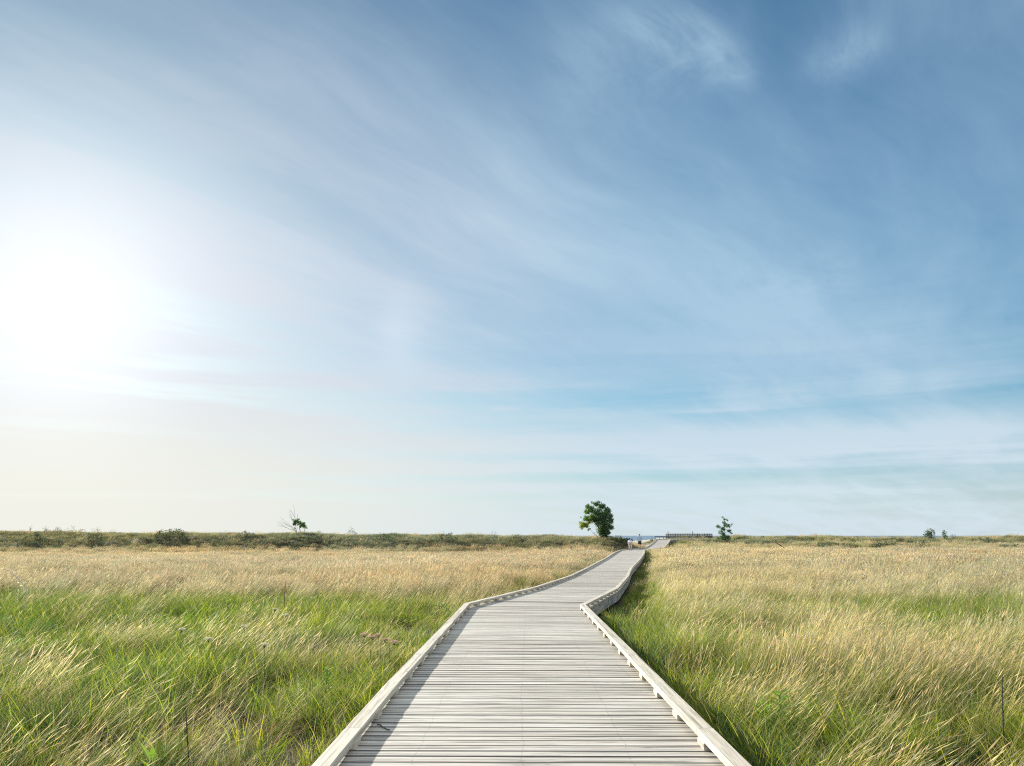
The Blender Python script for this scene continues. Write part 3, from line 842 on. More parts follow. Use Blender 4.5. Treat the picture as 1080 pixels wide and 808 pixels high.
def build_grass(name, label, pids, mat):
    pos = np.concatenate(PTS["pos"]); rot = np.concatenate(PTS["rot"]); scl = np.concatenate(PTS["scl"]); tint = np.concatenate(PTS["tint"]); pid = np.concatenate(PTS["pid"])
    m = np.isin(pid, pids); pos, rot, scl, tint, pid = pos[m], rot[m], scl[m], tint[m], pid[m]
    V = []; F = []; Cc = []; T = []; off = 0
    for i in pids:
        t = TUFTS[i]; V.append(np.array(t.v)); Cc.append(np.array(t.c)); T.append(np.full(len(t.v), i))
        F += [tuple(q+off for q in f) for f in t.f]; off += len(t.v)
    nv = off; npnt = len(pos)
    allv = np.concatenate(V+[pos])
    me = bpy.data.meshes.new(name)
    me.vertices.add(len(allv)); me.vertices.foreach_set("co", allv.astype(np.float32).ravel())
    me.loops.add(len(F)*4); me.loops.foreach_set("vertex_index", np.array(F).ravel())
    me.polygons.add(len(F)); me.polygons.foreach_set("loop_start", np.arange(len(F))*4); me.polygons.foreach_set("loop_total", np.full(len(F), 4))
    me.update(calc_edges=True)
    def attr(n, t, data, key):
        a = me.attributes.new(n, t, 'POINT'); a.data.foreach_set(key, np.ascontiguousarray(data).ravel())
    attr("tid", 'INT', np.concatenate(T+[np.full(npnt, -1)]).astype(np.int32), "value")
    attr("pid", 'INT', np.concatenate([np.full(nv, -1), pid]).astype(np.int32), "value")
    attr("rot", 'FLOAT_VECTOR', np.concatenate([np.zeros((nv, 3)), rot]).astype(np.float32), "vector")
    attr("scl", 'FLOAT', np.concatenate([np.ones(nv), scl]).astype(np.float32), "value")
    one = lambda a: np.concatenate([a, np.ones((len(a), 1))], 1)
    attr("tint", 'FLOAT_COLOR', np.concatenate([np.ones((nv, 4)), one(tint)]).astype(np.float32), "color")
    attr("col", 'FLOAT_COLOR', np.concatenate([one(np.concatenate(Cc)), np.ones((npnt, 4))]).astype(np.float32), "color")
    o = link(name, me, mat)
    ng = bpy.data.node_groups.new(name+"_tufts", 'GeometryNodeTree')
    ng.interface.new_socket("Geometry", in_out='INPUT', socket_type='NodeSocketGeometry')
    ng.interface.new_socket("Geometry", in_out='OUTPUT', socket_type='NodeSocketGeometry')
    gi = ng.nodes.new("NodeGroupInput"); go = ng.nodes.new("NodeGroupOutput"); jn = ng.nodes.new("GeometryNodeJoinGeometry")
    def named(nm, t):
        x = ng.nodes.new("GeometryNodeInputNamedAttribute"); x.data_type = t; x.inputs["Name"].default_value = nm; return x.outputs[0]
    at_t, at_p, at_r, at_s = named("tid", 'INT'), named("pid", 'INT'), named("rot", 'FLOAT_VECTOR'), named("scl", 'FLOAT')
    def sel(src, i):
        c = ng.nodes.new("FunctionNodeCompare"); c.data_type = 'INT'; c.operation = 'EQUAL'
        ii = [s for s in c.inputs if s.enabled and s.type == 'INT']
        ng.links.new(src, ii[0]); ii[1].default_value = int(i)
        s = ng.nodes.new("GeometryNodeSeparateGeometry"); s.domain = 'POINT'
        ng.links.new(gi.outputs[0], s.inputs["Geometry"]); ng.links.new(c.outputs[0], s.inputs["Selection"])
        return s.outputs[0]
    for i in pids:
        if not (pid == i).any(): continue
        io = ng.nodes.new("GeometryNodeInstanceOnPoints")
        ng.links.new(sel(at_p, i), io.inputs["Points"]); ng.links.new(sel(at_t, i), io.inputs["Instance"])
        ng.links.new(at_r, io.inputs["Rotation"]); ng.links.new(at_s, io.inputs["Scale"])
        ng.links.new(io.outputs[0], jn.inputs[0])
    ng.links.new(jn.outputs[0], go.inputs[0])
    md = o.modifiers.new("tufts", 'NODES'); md.node_group = ng
    tag(o, label, "grass", kind="stuff")
    print(name, npnt, "tufts")
    return o
MAT_GRASS = leafy_mat("grass_blade", .46, True, .018)
def kinds(*p): return [i for k in KIND for i in KIND[k] if k[:-1] in p]
build_grass("green_grass", "lush green grass growing in clumps on both sides of the boardwalk", kinds("lush", "blue", "broad", "weed"), MAT_GRASS)
build_grass("straw_grass", "tall straw coloured seeding grass leaning in the wind across the field", kinds("stem", "mix"), MAT_GRASS)
build_grass("dead_grass", "brown tangled dead grass lying among the green clumps", kinds("dead"), MAT_GRASS)
build_grass("dune_grass", "greyish beach grass and low scrub covering the dunes", kinds("dune", "dark"), MAT_GRASS)
# ------------------------------------------------------------------ where a thing of the photograph stands
TH = rad(11.16)
def ray(u, v):
    a = (u-540)/816; b_ = (404-v)/816
    return np.array((a, math.cos(TH)-b_*math.sin(TH), math.sin(TH)+b_*math.cos(TH)))
def atY(u, v, Y):
    d = ray(u, v); return np.array((0, 0, EYE))+d*(Y/d[1])
def gz(x, y): return float(ground_z(np.array([x]), np.array([y]))[0])
def stand(u, Y, v=565, sink=.05):
    p = atY(u, v, Y); return (float(p[0]), Y, gz(p[0], Y)-sink)
def onplane(u, v, z):
    d = ray(u, v); t = (z-EYE)/d[2]; return d[:2]*t

MAT_LEAF = leafy_mat("leaf", .48, False, .05)
MAT_BARK = attr_mat("bark")
def rvec():
    z = R.uniform(-1, 1); a = R.uniform(0, 6.283); q = math.sqrt(1-z*z)
    return np.array((q*math.cos(a), q*math.sin(a), z))
def foliage(mb, blobs, per, L, cols, droop=.2, hollow=.35):
    """leaves through a set of uneven clumps; a blob is (x, y, z, rx, ry, rz, colour index or None)"""
    for (x, y, z, rx, ry, rz, ci) in blobs:
        n = max(4, int(per*(rx*ry*rz)**(2/3.0)))
        subs = [rvec()*R.uniform(.25, .85) for _ in range(max(4, n//14))]       # twig ends that carry bunches
        for _ in range(n):
            s = R.choice(subs)+rvec()*R.uniform(.05, .55)
            r_ = np.linalg.norm(s)
            if r_ < hollow*R.random(): continue
            p = np.array((x, y, z))+s*np.array((rx, ry, rz))
            d = s/(r_+1e-6)*.6+rvec()*.9+np.array((0, 0, -droop))
            c = cols[ci if ci is not None else R.randrange(len(cols))]
            l = L*R.uniform(.7, 1.35)
            mb.leaf(p, d, rvec(), l, l*R.uniform(.45, .75), jit(c, .28))
def limb(mb, p, q, r0, r1, wob=.06, n=5, col=(.12, .10, .08)):
    p, q = np.array(p, float), np.array(q, float); L = np.linalg.norm(q-p)
    pts = [p+(q-p)*k/n+(rvec()*wob*L if 0 < k < n else 0) for k in range(n+1)]
    mb.tube(pts, [r0+(r1-r0)*k/n for k in range(n+1)], 6, col)
    return pts

# big round tree on the left dune
def big_tree():
    Y = 98.0; x, y, z = stand(633.5, Y)
    px = Y/math.cos(TH)/816*1.0
    base_v = 565-(z-EYE)/px
    t = empty("broadleaf_tree", (x, y, z))
    tag(t, "rounded dark green tree with a left limb tinted yellowish as if sunlit on the dune beside the boardwalk", "tree")
    up = base_v-529                                       # pixels from the foot to the top
    k = up/37.0
    spec = [(0, 17, 7, 0), (1, 9, 5, 0), (4, 22, 7, 0), (6, 13, 6, 0), (-3, 25, 6, 0), (-9, 28, 4.5, 1), (-13, 31, 3.0, 1), (-14, 26, 3.4, 1), (-15, 20, 3.6, 1), (-19, 14, 3.6, 2), (-15, 13.5, 3.8, 2),
            (-20, 11, 2.6, 2), (-11, 17, 4.0, 2), (-9, 21, 3.8, 1), (-12, 10, 2.0, 1), (10, 19, 4.2, 0), (11, 12, 3.2, 0), (8, 27, 4.2, 0), (2, 31, 4.6, 0), (-4, 33, 3.4, 0), (-8, 35, 1.6, 1), (-1, 35.5, 2.0, 0), (11, 23, 3.0, 0),
            (8, 7, 3.4, 0), (4, 10, 4.5, 0), (3, 5, 4.0, 0), (0, 5, 3.2, 0), (5, 3, 3.4, 0), (10, 2, 2.6, 0), (-5, 19, 4, 0), (7, 30, 2.2, 0), (12.5, 16, 2.0, 0), (-20, 21, 1.0, 1), (-22, 16, .9, 1)]
    blobs = []
    for (dx, dz, r_, c) in spec:
        r_ *= px*.92
        for s in ((0,) if r_ < .3 else (-1, 1)):
            blobs.append((dx*px*.97, s*r_*.8*R.uniform(.2, 1.2)+R.uniform(-.2, .2), dz*k*px, r_, r_*1.0, r_*.9, c))
    mb = MB()
    foliage(mb, blobs, 1700, .125, [(.065, .135, .042), (.105, .205, .040), (.27, .34, .035)])  # yellower left, darker right: sunlight partly painted into the leaf colours
    mb.build("crown", MAT_LEAF, t)
    mb = MB()
    limb(mb, (0, 0, -.3), (.1, 0, 6*px), .26, .20, .03)
    limb(mb, (.1, 0, 5*px), (.35*1, .1, 16*px), .19, .10)
    limb(mb, (.35, .1, 15*px), (.2, 0, 30*px), .10, .03)
    limb(mb, (.1, 0, 7*px), (-9*px, .2, 22*px), .12, .05)
    limb(mb, (-8*px, .2, 20*px), (-17*px, 0, 15*px), .06, .02)
    limb(mb, (-9*px, .2, 21*px), (-13*px, .1, 32*px), .05, .02)
    limb(mb, (.2, 0, 9*px), (9*px, -.2, 22*px), .10, .03)
    limb(mb, (-.1, -.1, 0), (-7*px, -.3, 8*px), .05, .02)
    limb(mb, (-.1, -.1, 0), (-12*px, -.1, 12*px), .03, .012)
    mb.build("trunk", MAT_BARK, t)
big_tree()

def small_tree():
    Y = 112.0; x, y, z = stand(764.3, Y); px = Y/math.cos(TH)/816
    t = empty("young_tree", (x, y, z))
    tag(t, "slender young tree with open tiers of green leaves on the right dune", "tree")
    b0 = 565-(z-EYE)/px; k = (b0-543)/21.0
    spec = [(0, 3.5, 3.0), (3.5, 3.8, 2.2), (-3.5, 4, 1.8), (-6.5, 3.8, 1.1), (-4, 7.5, 2.2), (4.5, 8.5, 2.2), (6.5, 7.0, 1.2), (-1, 10, 2.3), (-5.5, 11.5, 1.8), (-7, 12.5, 1.0), (2, 12.5, 2.2), (5, 12, 1.8), (8.5, 13.8, .8), (.5, 14.5, 1.6), (3.5, 16.5, 1.1), (0.5, 17, 1.1), (-2, 18.8, .8), (8.5, 3.0, .8), (-1, 6, 2.0)]
    blobs = [(dx*px, R.uniform(-.4, .4), dz*k*px, 1.25*r_*px, 1.25*r_*px, r_*px, None) for dx, dz, r_ in spec]
    mb = MB(); foliage(mb, blobs, 2300, .115, [(.075, .165, .075), (.095, .20, .075), (.06, .13, .065)]); mb.build("crown", MAT_LEAF, t)
    mb = MB(); limb(mb, (0, 0, -.2), (0, 0, 19*k*px), .07, .012, .02, 7)
    for dx, dz, r_ in spec[2:]: limb(mb, (0, 0, max(.2, dz*k*px-.35)), (dx*px, 0, dz*k*px), .025, .008, .05, 3)
    mb.build("trunk", MAT_BARK, t)
small_tree()

def bare_tree():
    Y = 98.0; x, y, z = stand(314, Y); px = Y/math.cos(TH)/816
    t = empty("windswept_tree", (x, y, z))
    tag(t, "small leaning tree with bare grey twigs above one green tuft on the left dune", "tree")
    b0 = 565-(z-EYE)/px; o = b0-566
    blobs = [(dx*px, R.uniform(-.2, .2), (dz+o)*px, r_*px, r_*px, r_*px*.8, None) for dx, dz, r_ in
             [(-4, 16, 3.0), (-1, 15.5, 3.2), (-4.5, 12.5, 1.8), (2, 13, 3.6), (5, 11.5, 3.4), (8, 10, 2.6), (-3, 13.5, 3.0), (3, 10, 1.6), (-3, 8.5, 1.0), (0, 17, 1.4), (6, 13.2, 1.0)]]
    mb = MB(); foliage(mb, blobs, 1700, .13, [(.115, .22, .055), (.08, .16, .05)]); mb.build("crown", MAT_LEAF, t)
    mb = MB(); gr = (.30, .27, .25)
    dk = (.10, .085, .07)
    limb(mb, (0, 0, -.2), (-2.5*px, 0, (6+o)*px), .07, .05, .04, 4, dk); limb(mb, (.6, .1, -.2), (1.2*px, 0, (9+o)*px), .06, .03, .05, 4, dk); limb(mb, (.75, .1, 0), (6*px, 0, (9+o)*px), .05, .02, .05, 4, dk)
    for dx, dz in ((-6, 32), (-9.5, 26), (-1.5, 23), (-18, 19), (-21, 13.5), (-12, 15)):
        pts = limb(mb, (-2.5*px*R.random(), 0, (5+o)*px), (dx*px, R.uniform(-.3, .3), (dz+o)*px), .028, .010, .03, 6, gr)
        for _ in range(2): limb(mb, pts[R.choice((3, 4))], pts[-1]+np.array((R.uniform(-.5, .3), 0, R.uniform(-.6, .0))), .012, .006, .03, 3, gr)
    mb.build("trunk", MAT_BARK, t)
bare_tree()

# ------------------------------------------------------------------ shrubs
def shrub(u, Y, w_px, h_px, label, cols, name="shrub", group=None, leaf=.10, per=170, dense=1.0, v_base=None, lean=0, lift=0.0, shape=None, v_top=None):
    x, y, z = stand(u, Y, sink=.1); px = Y/math.cos(TH)/816
    if v_top: h_px = max(3.0, 1.18*(float(atY(u, v_top, Y)[2])-z)/px)
    t = empty(name, (x, y, z+lift)); tag(t, label, name.replace("_", " "), group)
    W, H = w_px*px, h_px*px
    n = max(4, int(5*dense*max(1, W/H)**.8))
    blobs = []
    for k in range(n):
        f = (k+.5)/n*2-1
        hh = H*(1-.75*f*f) if shape is None else H*max(.25, shape(f))
        r_ = min(W/n*1.5, hh*.6)
        blobs.append((f*W/2*.86+lean*hh, R.uniform(-.3, .3)*W*.5, hh*R.uniform(.35, .62), r_, min(W*.4, r_*1.6), hh*.46, None))
        if R.random() < .7: blobs.append((f*W/2*.8+lean*hh*1.5, R.uniform(-.2, .2)*W, hh*R.uniform(.66, .82), r_*.5, r_*.7, hh*.2, None))
    mb = MB(); foliage(mb, blobs, per, leaf, cols, .05); mb.build("foliage", MAT_LEAF, t)
    mb = MB()
    for bq in blobs[::2]: limb(mb, (bq[0]*.3, 0, -.1), (bq[0], bq[1], bq[2]*.85), max(.006, .02*H), max(.003, .006*H), .08, 3)
    mb.build("stems", MAT_BARK, t)
    return t
DKG = [(.030, .060, .028), (.042, .080, .030), (.055, .085, .035)]
MDG = [(.055, .11, .035), (.075, .14, .038), (.05, .09, .04)]
GRY = [(.075, .09, .055), (.10, .11, .06), (.06, .075, .05)]
shrub(641, 97.5, 13, 5, "low dark bush at the foot of the rounded tree", DKG, leaf=.16)
shrub(656, 94.0, 24, 10.5, v_top=565.0, label="wide dark green bush behind the two walkers", cols=DKG, leaf=.15, dense=1.4, shape=lambda f: 1.0-.35*abs(f+.3))
shrub(627, 89.0, 20, 4.5, "pale green mound below the dune with the rounded tree", [(.11, .15, .06), (.14, .17, .07)], leaf=.13)
shrub(651, 88.0, 7, 5, "small yellow green bush left of the stooping walker", [(.18, .21, .05), (.13, .17, .045)], leaf=.12)
shrub(728, 104.0, 16, 7, "bright green bush beside the rising end of the boardwalk", MDG, leaf=.15, dense=1.3)
shrub(748, 103.0, 18, 6.5, "grey green bush in the middle of the low bushes right of the boardwalk", GRY, leaf=.14)
shrub(770, 103.0, 18, 7, "dark green bush below the slender young tree", DKG, leaf=.15, dense=1.2)
shrub(700, 97.0, 15, 5.0, "dark leafless brown scrub against the right edge of the boardwalk", [(.12, .10, .075), (.09, .08, .06)], leaf=.09)
shrub(978, 120.0, 10, 8.5, v_top=558.8, label="small leaning tree of dense green, larger of the two on the right skyline", cols=MDG, name="bushy_tree", leaf=.13, lean=.1, dense=1.6, per=700, shape=lambda f: .70+.30*(f+1)/2)
shrub(996.5, 121.0, 6, 8, v_top=559.2, label="thin green sapling, smaller of the two trees on the right skyline", cols=MDG, name="sapling", leaf=.11, per=800)
shrub(1006, 121.0, 6, 3, v_top=563.2, label="dark low mound of scrub right of the thin sapling on the skyline", cols=DKG, leaf=.13)
for (u, w_, h_) in ((32, 6, 4), (48, 9, 5), (60, 14, 3.5), (75, 8, 5), (86, 8, 3.5), (102, 14, 3.4)):
    shrub(u, 99.0, w_, h_+2.2, "tiny pale shrub standing on the crest of the left dune", [(.11, .12, .06), (.13, .135, .06)], group="tiny shrubs along the left dune crest", leaf=.10, per=150, v_top={32: 555.6, 48: 554.2, 60: 556.5, 75: 554.6, 86: 557, 102: 556.8}[u])
shrub(337, 99.0, 9, 4.5, "low yellow green shrub right of the leaning tree with bare twigs", [(.16, .18, .06)], leaf=.10, v_top=559.6)
shrub(371, 99.0, 14, 6.0, "twiggy dark shrub on the dune crest, widest between the two trees on the left", DKG, leaf=.10, per=130, v_top=558.2)
shrub(475, 99.0, 6, 4.4, "small shrub on the dune crest between the wide twiggy one and the boardwalk", GRY, leaf=.10, v_top=560.4)
shrub(521, 99.0, 9, 5.5, "sparse bare shrub on the dune crest left of the rounded tree", GRY, leaf=.09, per=110, v_top=559.2)
for i, (u, Y, w_, h_) in enumerate(((470, 90, 34, 10), (262, 91, 30, 11), (180, 90, 38, 12), (100, 90, 30, 11), (405, 92, 30, 10), (545, 91, 24, 9), (330, 89, 26, 9), (40, 90, 34, 11))):
    shrub(u, Y, w_, h_, "dark grey green bush on the slope of the left dune", GRY if i % 2 else DKG+GRY, group="bushes on the slope of the left dune", leaf=.15, per=130)
for i, (u, Y, w_, h_) in enumerate(((872, 93, 66, 572), (935, 92, 44, 571), (968, 91, 36, 571), (1065, 94, 44, 573), (1040, 112, 56, 567.5), (945, 114, 40, 567.5), (890, 114, 44, 568), (815, 108, 30, 569.5))):
    shrub(u, Y, w_, 5, "long low dark scrub in the hummocks of the right dunes", DKG+GRY, v_top=h_, group="low scrub in the right dunes", leaf=.15, per=120)
# near ones
x, y = -1.55, 18.4
t = shrub(493, 18.6, 24, 26, "small leafy green bush against the left kerb at the bend", [(.10, .18, .045), (.075, .14, .04)], leaf=.045, per=900, dense=1.2)
t.location = (-1.62, 18.5, gz(-1.6, 18.5))
shrub(905, 28.5, 14, 7, v_top=599, label="dull green bush standing alone in the tan grass on the right", cols=GRY, leaf=.05, per=420)
shrub(1052, 28.0, 18, 8, v_top=597, label="reddish brown twiggy bush in the tan grass near the right edge", cols=[(.20, .11, .075), (.16, .095, .06)], leaf=.035, per=380)
t = shrub(1066, 8.6, 50, 40, "brown leafless tangle of twigs in the grass at the right edge", [(.12, .085, .06), (.17, .12, .085)], leaf=.04, per=420)

# ------------------------------------------------------------------ wildflowers and stalks
MAT_PETAL = leafy_mat("petal", .3, False, .02)
def umbel(u, v, z, h, r_, cols, label, cat, group, name):
    x, y = onplane(u, v, z); g0 = gz(x, y)
    t = empty(name, (float(x), float(y), g0)); tag(t, label, cat, group)
    H = z-g0
    mb = MB(); limb(mb, (0, 0, 0), (R.uniform(-.04, .06), 0, H-.05), .005, .003, .02, 5, (.12, .17, .05))
    top = np.array((R.uniform(-.04, .06), 0, H-.06))
    rays = []
    for k in range(16):
        a = k*2.4; q = r_*math.sqrt((k+.5)/16)
        e = top+np.array((q*math.cos(a), q*math.sin(a), .06-.25*q)); rays.append(e)
        mb.tube([top, e], [.0018, .0012], 3, (.14, .19, .06))
    for zz in (.35, .55): 
        for q in range(3): mb.leaf(top*zz, rvec()+np.array((0, 0, .3)), (0, 0, 1), .13, .035, jit((.10, .17, .045)))
    mb.build("stem", MAT_LEAF, t)
    mb = MB()
    for e in rays:
        for _ in range(9):
            p = e+rvec()*np.array((.022, .022, .010)); mb.leaf(p, rvec()+np.array((0, 0, .5)), rvec(), .014, .012, jit(R.choice(cols), .1))
    mb.build("flower_head", MAT_PETAL, t)
WHITE = [(.66, .64, .55), (.58, .56, .46)]
PINK = [(.50, .34, .32), (.42, .27, .25), (.55, .42, .38)]
for (u, v) in ((193, 663), (222, 673), (281, 679), (289, 642), (258, 660), (299, 648)):
    umbel(u, v, .15, .7, R.uniform(.028, .045), WHITE, "white flower head on a thin stem in the lush grass left of the boardwalk", "wildflower", "white wildflowers in the left grass", "wildflower")
for (u, v) in ((384, 668), (391, 671), (404, 674), (398, 669), (412, 676)):
    umbel(u, v, .10, .6, R.uniform(.04, .08), PINK, "dusty pink flower head in the green grass close to the left kerb", "wildflower", "pink wildflowers near the left kerb", "wildflower")
def stalk(u0, v0, u1, v1, Y, r_, col, label, name="dry_stalk", bulge=0):
    p, q = atY(u0, v0, Y), atY(u1, v1, Y)
    g0 = gz(p[0], Y); t = empty(name, (float(p[0]), Y, g0)); tag(t, label, "dry stalk")
    p0 = np.array((0, 0, 0)); p1 = p-np.array((p[0], Y, g0)); p2 = q-np.array((p[0], Y, g0))
    mb = MB(); pts = [p0, p1*.5+(rvec()*.01), p1, p1+(p2-p1)*.35+np.array((0, 0, bulge)), p1+(p2-p1)*.7+np.array((0, 0, bulge)), p2]
    mb.tube(pts, [r_, r_, r_*.95, r_*.85, r_*.7, r_*.5], 6, col)
    mb.build("stem", MAT_BARK, t, True)
    mb = MB()
    for f in np.linspace(.1, 1, 14): 
        b0 = p1+(p2-p1)*f; mb.leaf(b0, (p2-p1)/np.linalg.norm(p2-p1)+rvec()*.6, rvec(), r_*7, r_*2.0, jit(col))
    mb.build("seed_husks", MAT_LEAF, t)
stalk(199, 800, 196, 750, 6.6, .006, (.06, .055, .04), "dark upright dead stalk in the grass left of the boardwalk")
stalk(1058, 772, 1057, 712, 7.4, .006, (.05, .055, .035), "thin dark upright stalk near the brown twigs at the right edge")
stalk(28, 622, 4, 600, 19.0, .010, (.60, .57, .48), "pale bent stalk leaning left at the left edge of the meadow", bulge=.08)
stalk(300, 632, 301, 615, 19.5, .012, (.20, .14, .10), "rust brown upright dock stalk where the green grass meets the tan")

def leafy_plant(u, v, z, r_, nl, L, Wd, cols, label, upw=.9):
    x, y = onplane(u, v, z); g0 = gz(x, y)
    t = empty("leafy_plant", (float(x), float(y), g0)); tag(t, label, "plant")
    mb = MB(); top = z-g0
    limb(mb, (0, 0, 0), (0, 0, top), .008, .005, .02, 4, (.16, .22, .05)); mb.build("stem", MAT_LEAF, t)
    mb = MB()
    for k in range(nl):
        a = k*2.4; f = .35+.65*k/nl
        mb.leaf((0, 0, top*f), (math.cos(a), math.sin(a), upw*(.4+f)), (0, 0, 1), L*R.uniform(.75, 1.2), Wd*R.uniform(.8, 1.15), jit(R.choice(cols), .12))
    mb.build("leaves", MAT_LEAF, t)
YG = [(.20, .32, .04), (.26, .38, .05)]
leafy_plant(160, 798, -.12, .2, 11, .19, .055, [(.15, .25, .04), (.20, .30, .045)], "bright green plant with broad upright leaves at the lower left")
leafy_plant(822, 730, .06, .2, 22, .13, .085, YG, "yellow green weed with round leaves, farther of two beside the right kerb", .4)
leafy_plant(805, 742, .0, .2, 20, .11, .08, YG, "yellow green weed with round leaves, closer to the right kerb", .4)
leafy_plant(345, 705, .0, .2, 16, .10, .05, [(.14, .24, .05)], "mid green leafy weed close to the left kerb", .6)

# dead branch in the right dune
x, y, z = stand(824, 76.0); px = 76/math.cos(TH)/816
t = empty("dead_branch", (x, y, z)); tag(t, "dark bare forked branch sticking up from the tan grass on the right", "dead branch")
mb = MB(); dk = (.07, .055, .045); o = (565-(z-EYE)/px)-583.5
limb(mb, (0, 0, 0), (.3, 0, (6+o)*px), .11, .07, .03, 4, dk)
limb(mb, (.3, 0, (5.5+o)*px), (-7*px, 0, (12+o)*px), .06, .03, .03, 5, dk)
limb(mb, (.3, 0, (5.5+o)*px), (4.5*px, 0, (13+o)*px), .03, .015, .03, 5, (.18, .16, .13))
mb.build("wood", MAT_BARK, t)

# a bit of twig lying on the deck
a_, b_ = onplane(398, 764, .005), onplane(411, 770, .005)
t = empty("twig", (float(a_[0]), float(a_[1]), .006)); tag(t, "short dark twig lying on the planks in the left kerb's shadow", "twig")
mb = MB(); e_ = np.array((b_[0]-a_[0], b_[1]-a_[1], 0)); limb(mb, (0, 0, 0), e_, .006, .004, .03, 5, (.08, .07, .06)); mb.build("wood", MAT_BARK, t)
# posts by the dune
post_mat = wood_mat("post_wood", (.13, .12, .10), (.20, .18, .15), (.06, .055, .05))
for i, (u, Y, h_, lab) in enumerate(((592.3, 80.0, 1.02, "thin dark wooden post at the foot of the dune, between two others"), (602.0, 80.0, 1.06, "thick dark wooden post at the foot of the dune, nearest to the boardwalk"), (580.3, 80.0, .85, "short dark wooden post at the foot of the dune, farthest from the boardwalk"))):
    x, y, z = stand(u, Y); h_ = float(atY(u, (576.2, 576.0, 577.6)[i], Y)[2])-z
    r_ = .09 if i == 1 else .055
    mb = MB(); mb.tube([(0, 0, 0), (.01, 0, h_*.5), (.0, 0, h_-.03), (0, 0, h_)], [r_, r_*.97, r_*.94, r_*.7], 8, (.5, .5, .5))
    o = mb.build("wooden_post", post_mat); o.location = (x, y, z); tag(o, lab, "post")

# ------------------------------------------------------------------ the railed walkway on the far dune
MAT_RAILWOOD = wood_mat('backlit_dark_timber', (.040, .045, .043), (.066, .068, .064), (.02, .02, .02))  # backlit darkness put into the timber colour
Yp = 133.0; pxp = Yp/math.cos(TH)/816
x0, x1 = float(atY(703.5, 565, Yp)[0]), float(atY(749.5, 565, Yp)[0])
pl = empty("railed_walkway", (x0, Yp, .82)); tag(pl, "timber walkway with railings, coloured dark as if backlit, on the skyline beyond the boardwalk", "walkway")
mb = MB(); Lw = x1-x0
for k in range(int(Lw/.15)): mb.box(k*.15, k*.15+.142, -1.0, 1.0, -.04, 0, rnd())
mb.box(0, Lw, -1.0, -.95, -.30, -.045, rnd()); mb.box(0, Lw, .95, 1.0, -.30, -.045, rnd())
mb.build("deck", MAT_RAILWOOD, pl)
gap0, gap1 = Lw*.745, Lw*.80
for yy in (-.97, .97):
    n = 9
    for k in range(n+1):
        xx = Lw*k/n
        mb = MB(); mb.box(xx-.05, xx+.05, yy-.05, yy+.05, -1.3, 1.38 if (k in (0,) or (k == 5)) and yy < 0 else 1.0, rnd()); mb.build("post", MAT_RAILWOOD, pl)
    for (a, c) in ((0, gap0), (gap1, Lw)):
        for zz, hh in ((.12, .19), (.35, .19), (.58, .19), (.81, .19)):
            mb = MB(); s_ = -1 if yy < 0 else 1
            mb.box(a+.02, c-.02, yy-s_*.052-.018, yy-s_*.052+.018, zz-hh/2, zz+hh/2, rnd()); mb.build("rail", MAT_RAILWOOD, pl)
        mb = MB(); mb.box(a, c, yy-.08, yy+.08, 1.003, 1.04, rnd()); mb.build("handrail", MAT_KERB, pl)  # pale timber paints the top rail as lit
# handrail down its ramp
xr = float(atY(689.5, 565, Yp)[0])
rp = empty("ramp_railing", (xr, Yp-1.2, .42)); tag(rp, "thin ramp railing, coloured dark as if backlit, between the boardwalk's end and the railed walkway", "railing")
Lr = x0-.1-xr
for k in range(4):
    mb = MB(); xx = Lr*k/3; mb.box(xx-.05, xx+.05, -.05, .05, -.8, .92, rnd()); mb.build("post", MAT_RAILWOOD, rp)
for zz in (.45, .92):
    mb = MB(); mb.box(-.1, Lr+.1, -.09, -.053, zz-.06, zz+.06, rnd()); mb.build("rail", MAT_RAILWOOD, rp)
shrub(688, 128.0, 8, 5, "small dark bush at the top of the boardwalk left of the ramp railing", DKG, leaf=.16)

# ------------------------------------------------------------------ people
def skin_mesh(name, verts, edges, radii, root=0, sub=2):
    me = bpy.data.meshes.new(name); me.from_pydata(verts, edges, []); me.update()
    o = bpy.data.objects.new(name, me); COL.objects.link(o)
    md = o.modifiers.new("skin", 'SKIN'); md.use_smooth_shade = True
    sv = me.skin_vertices[0].data if me.skin_vertices else None
    if sv is None:
        bm = __import__("bmesh").new(); bm.from_mesh(me); bm.verts.layers.skin.verify(); bm.to_mesh(me); bm.free(); sv = me.skin_vertices[0].data
    for i, r_ in enumerate(radii):
        sv[i].radius = r_ if isinstance(r_, tuple) else (r_, r_); sv[i].use_root = (i == root)
    ss = o.modifiers.new("sub", 'SUBSURF'); ss.levels = sub; ss.render_levels = sub
    return o
def freeze(o, mat, parent, name):
    dg = bpy.context.evaluated_depsgraph_get(); dg.update()
    me = bpy.data.meshes.new_from_object(o.evaluated_get(dg))
    bpy.data.objects.remove(o)
    me.materials.clear()
    q = link(name, me, mat, parent); return q
SKIN_M = plain_mat("skin", (.52, .33, .24), .6, .05)
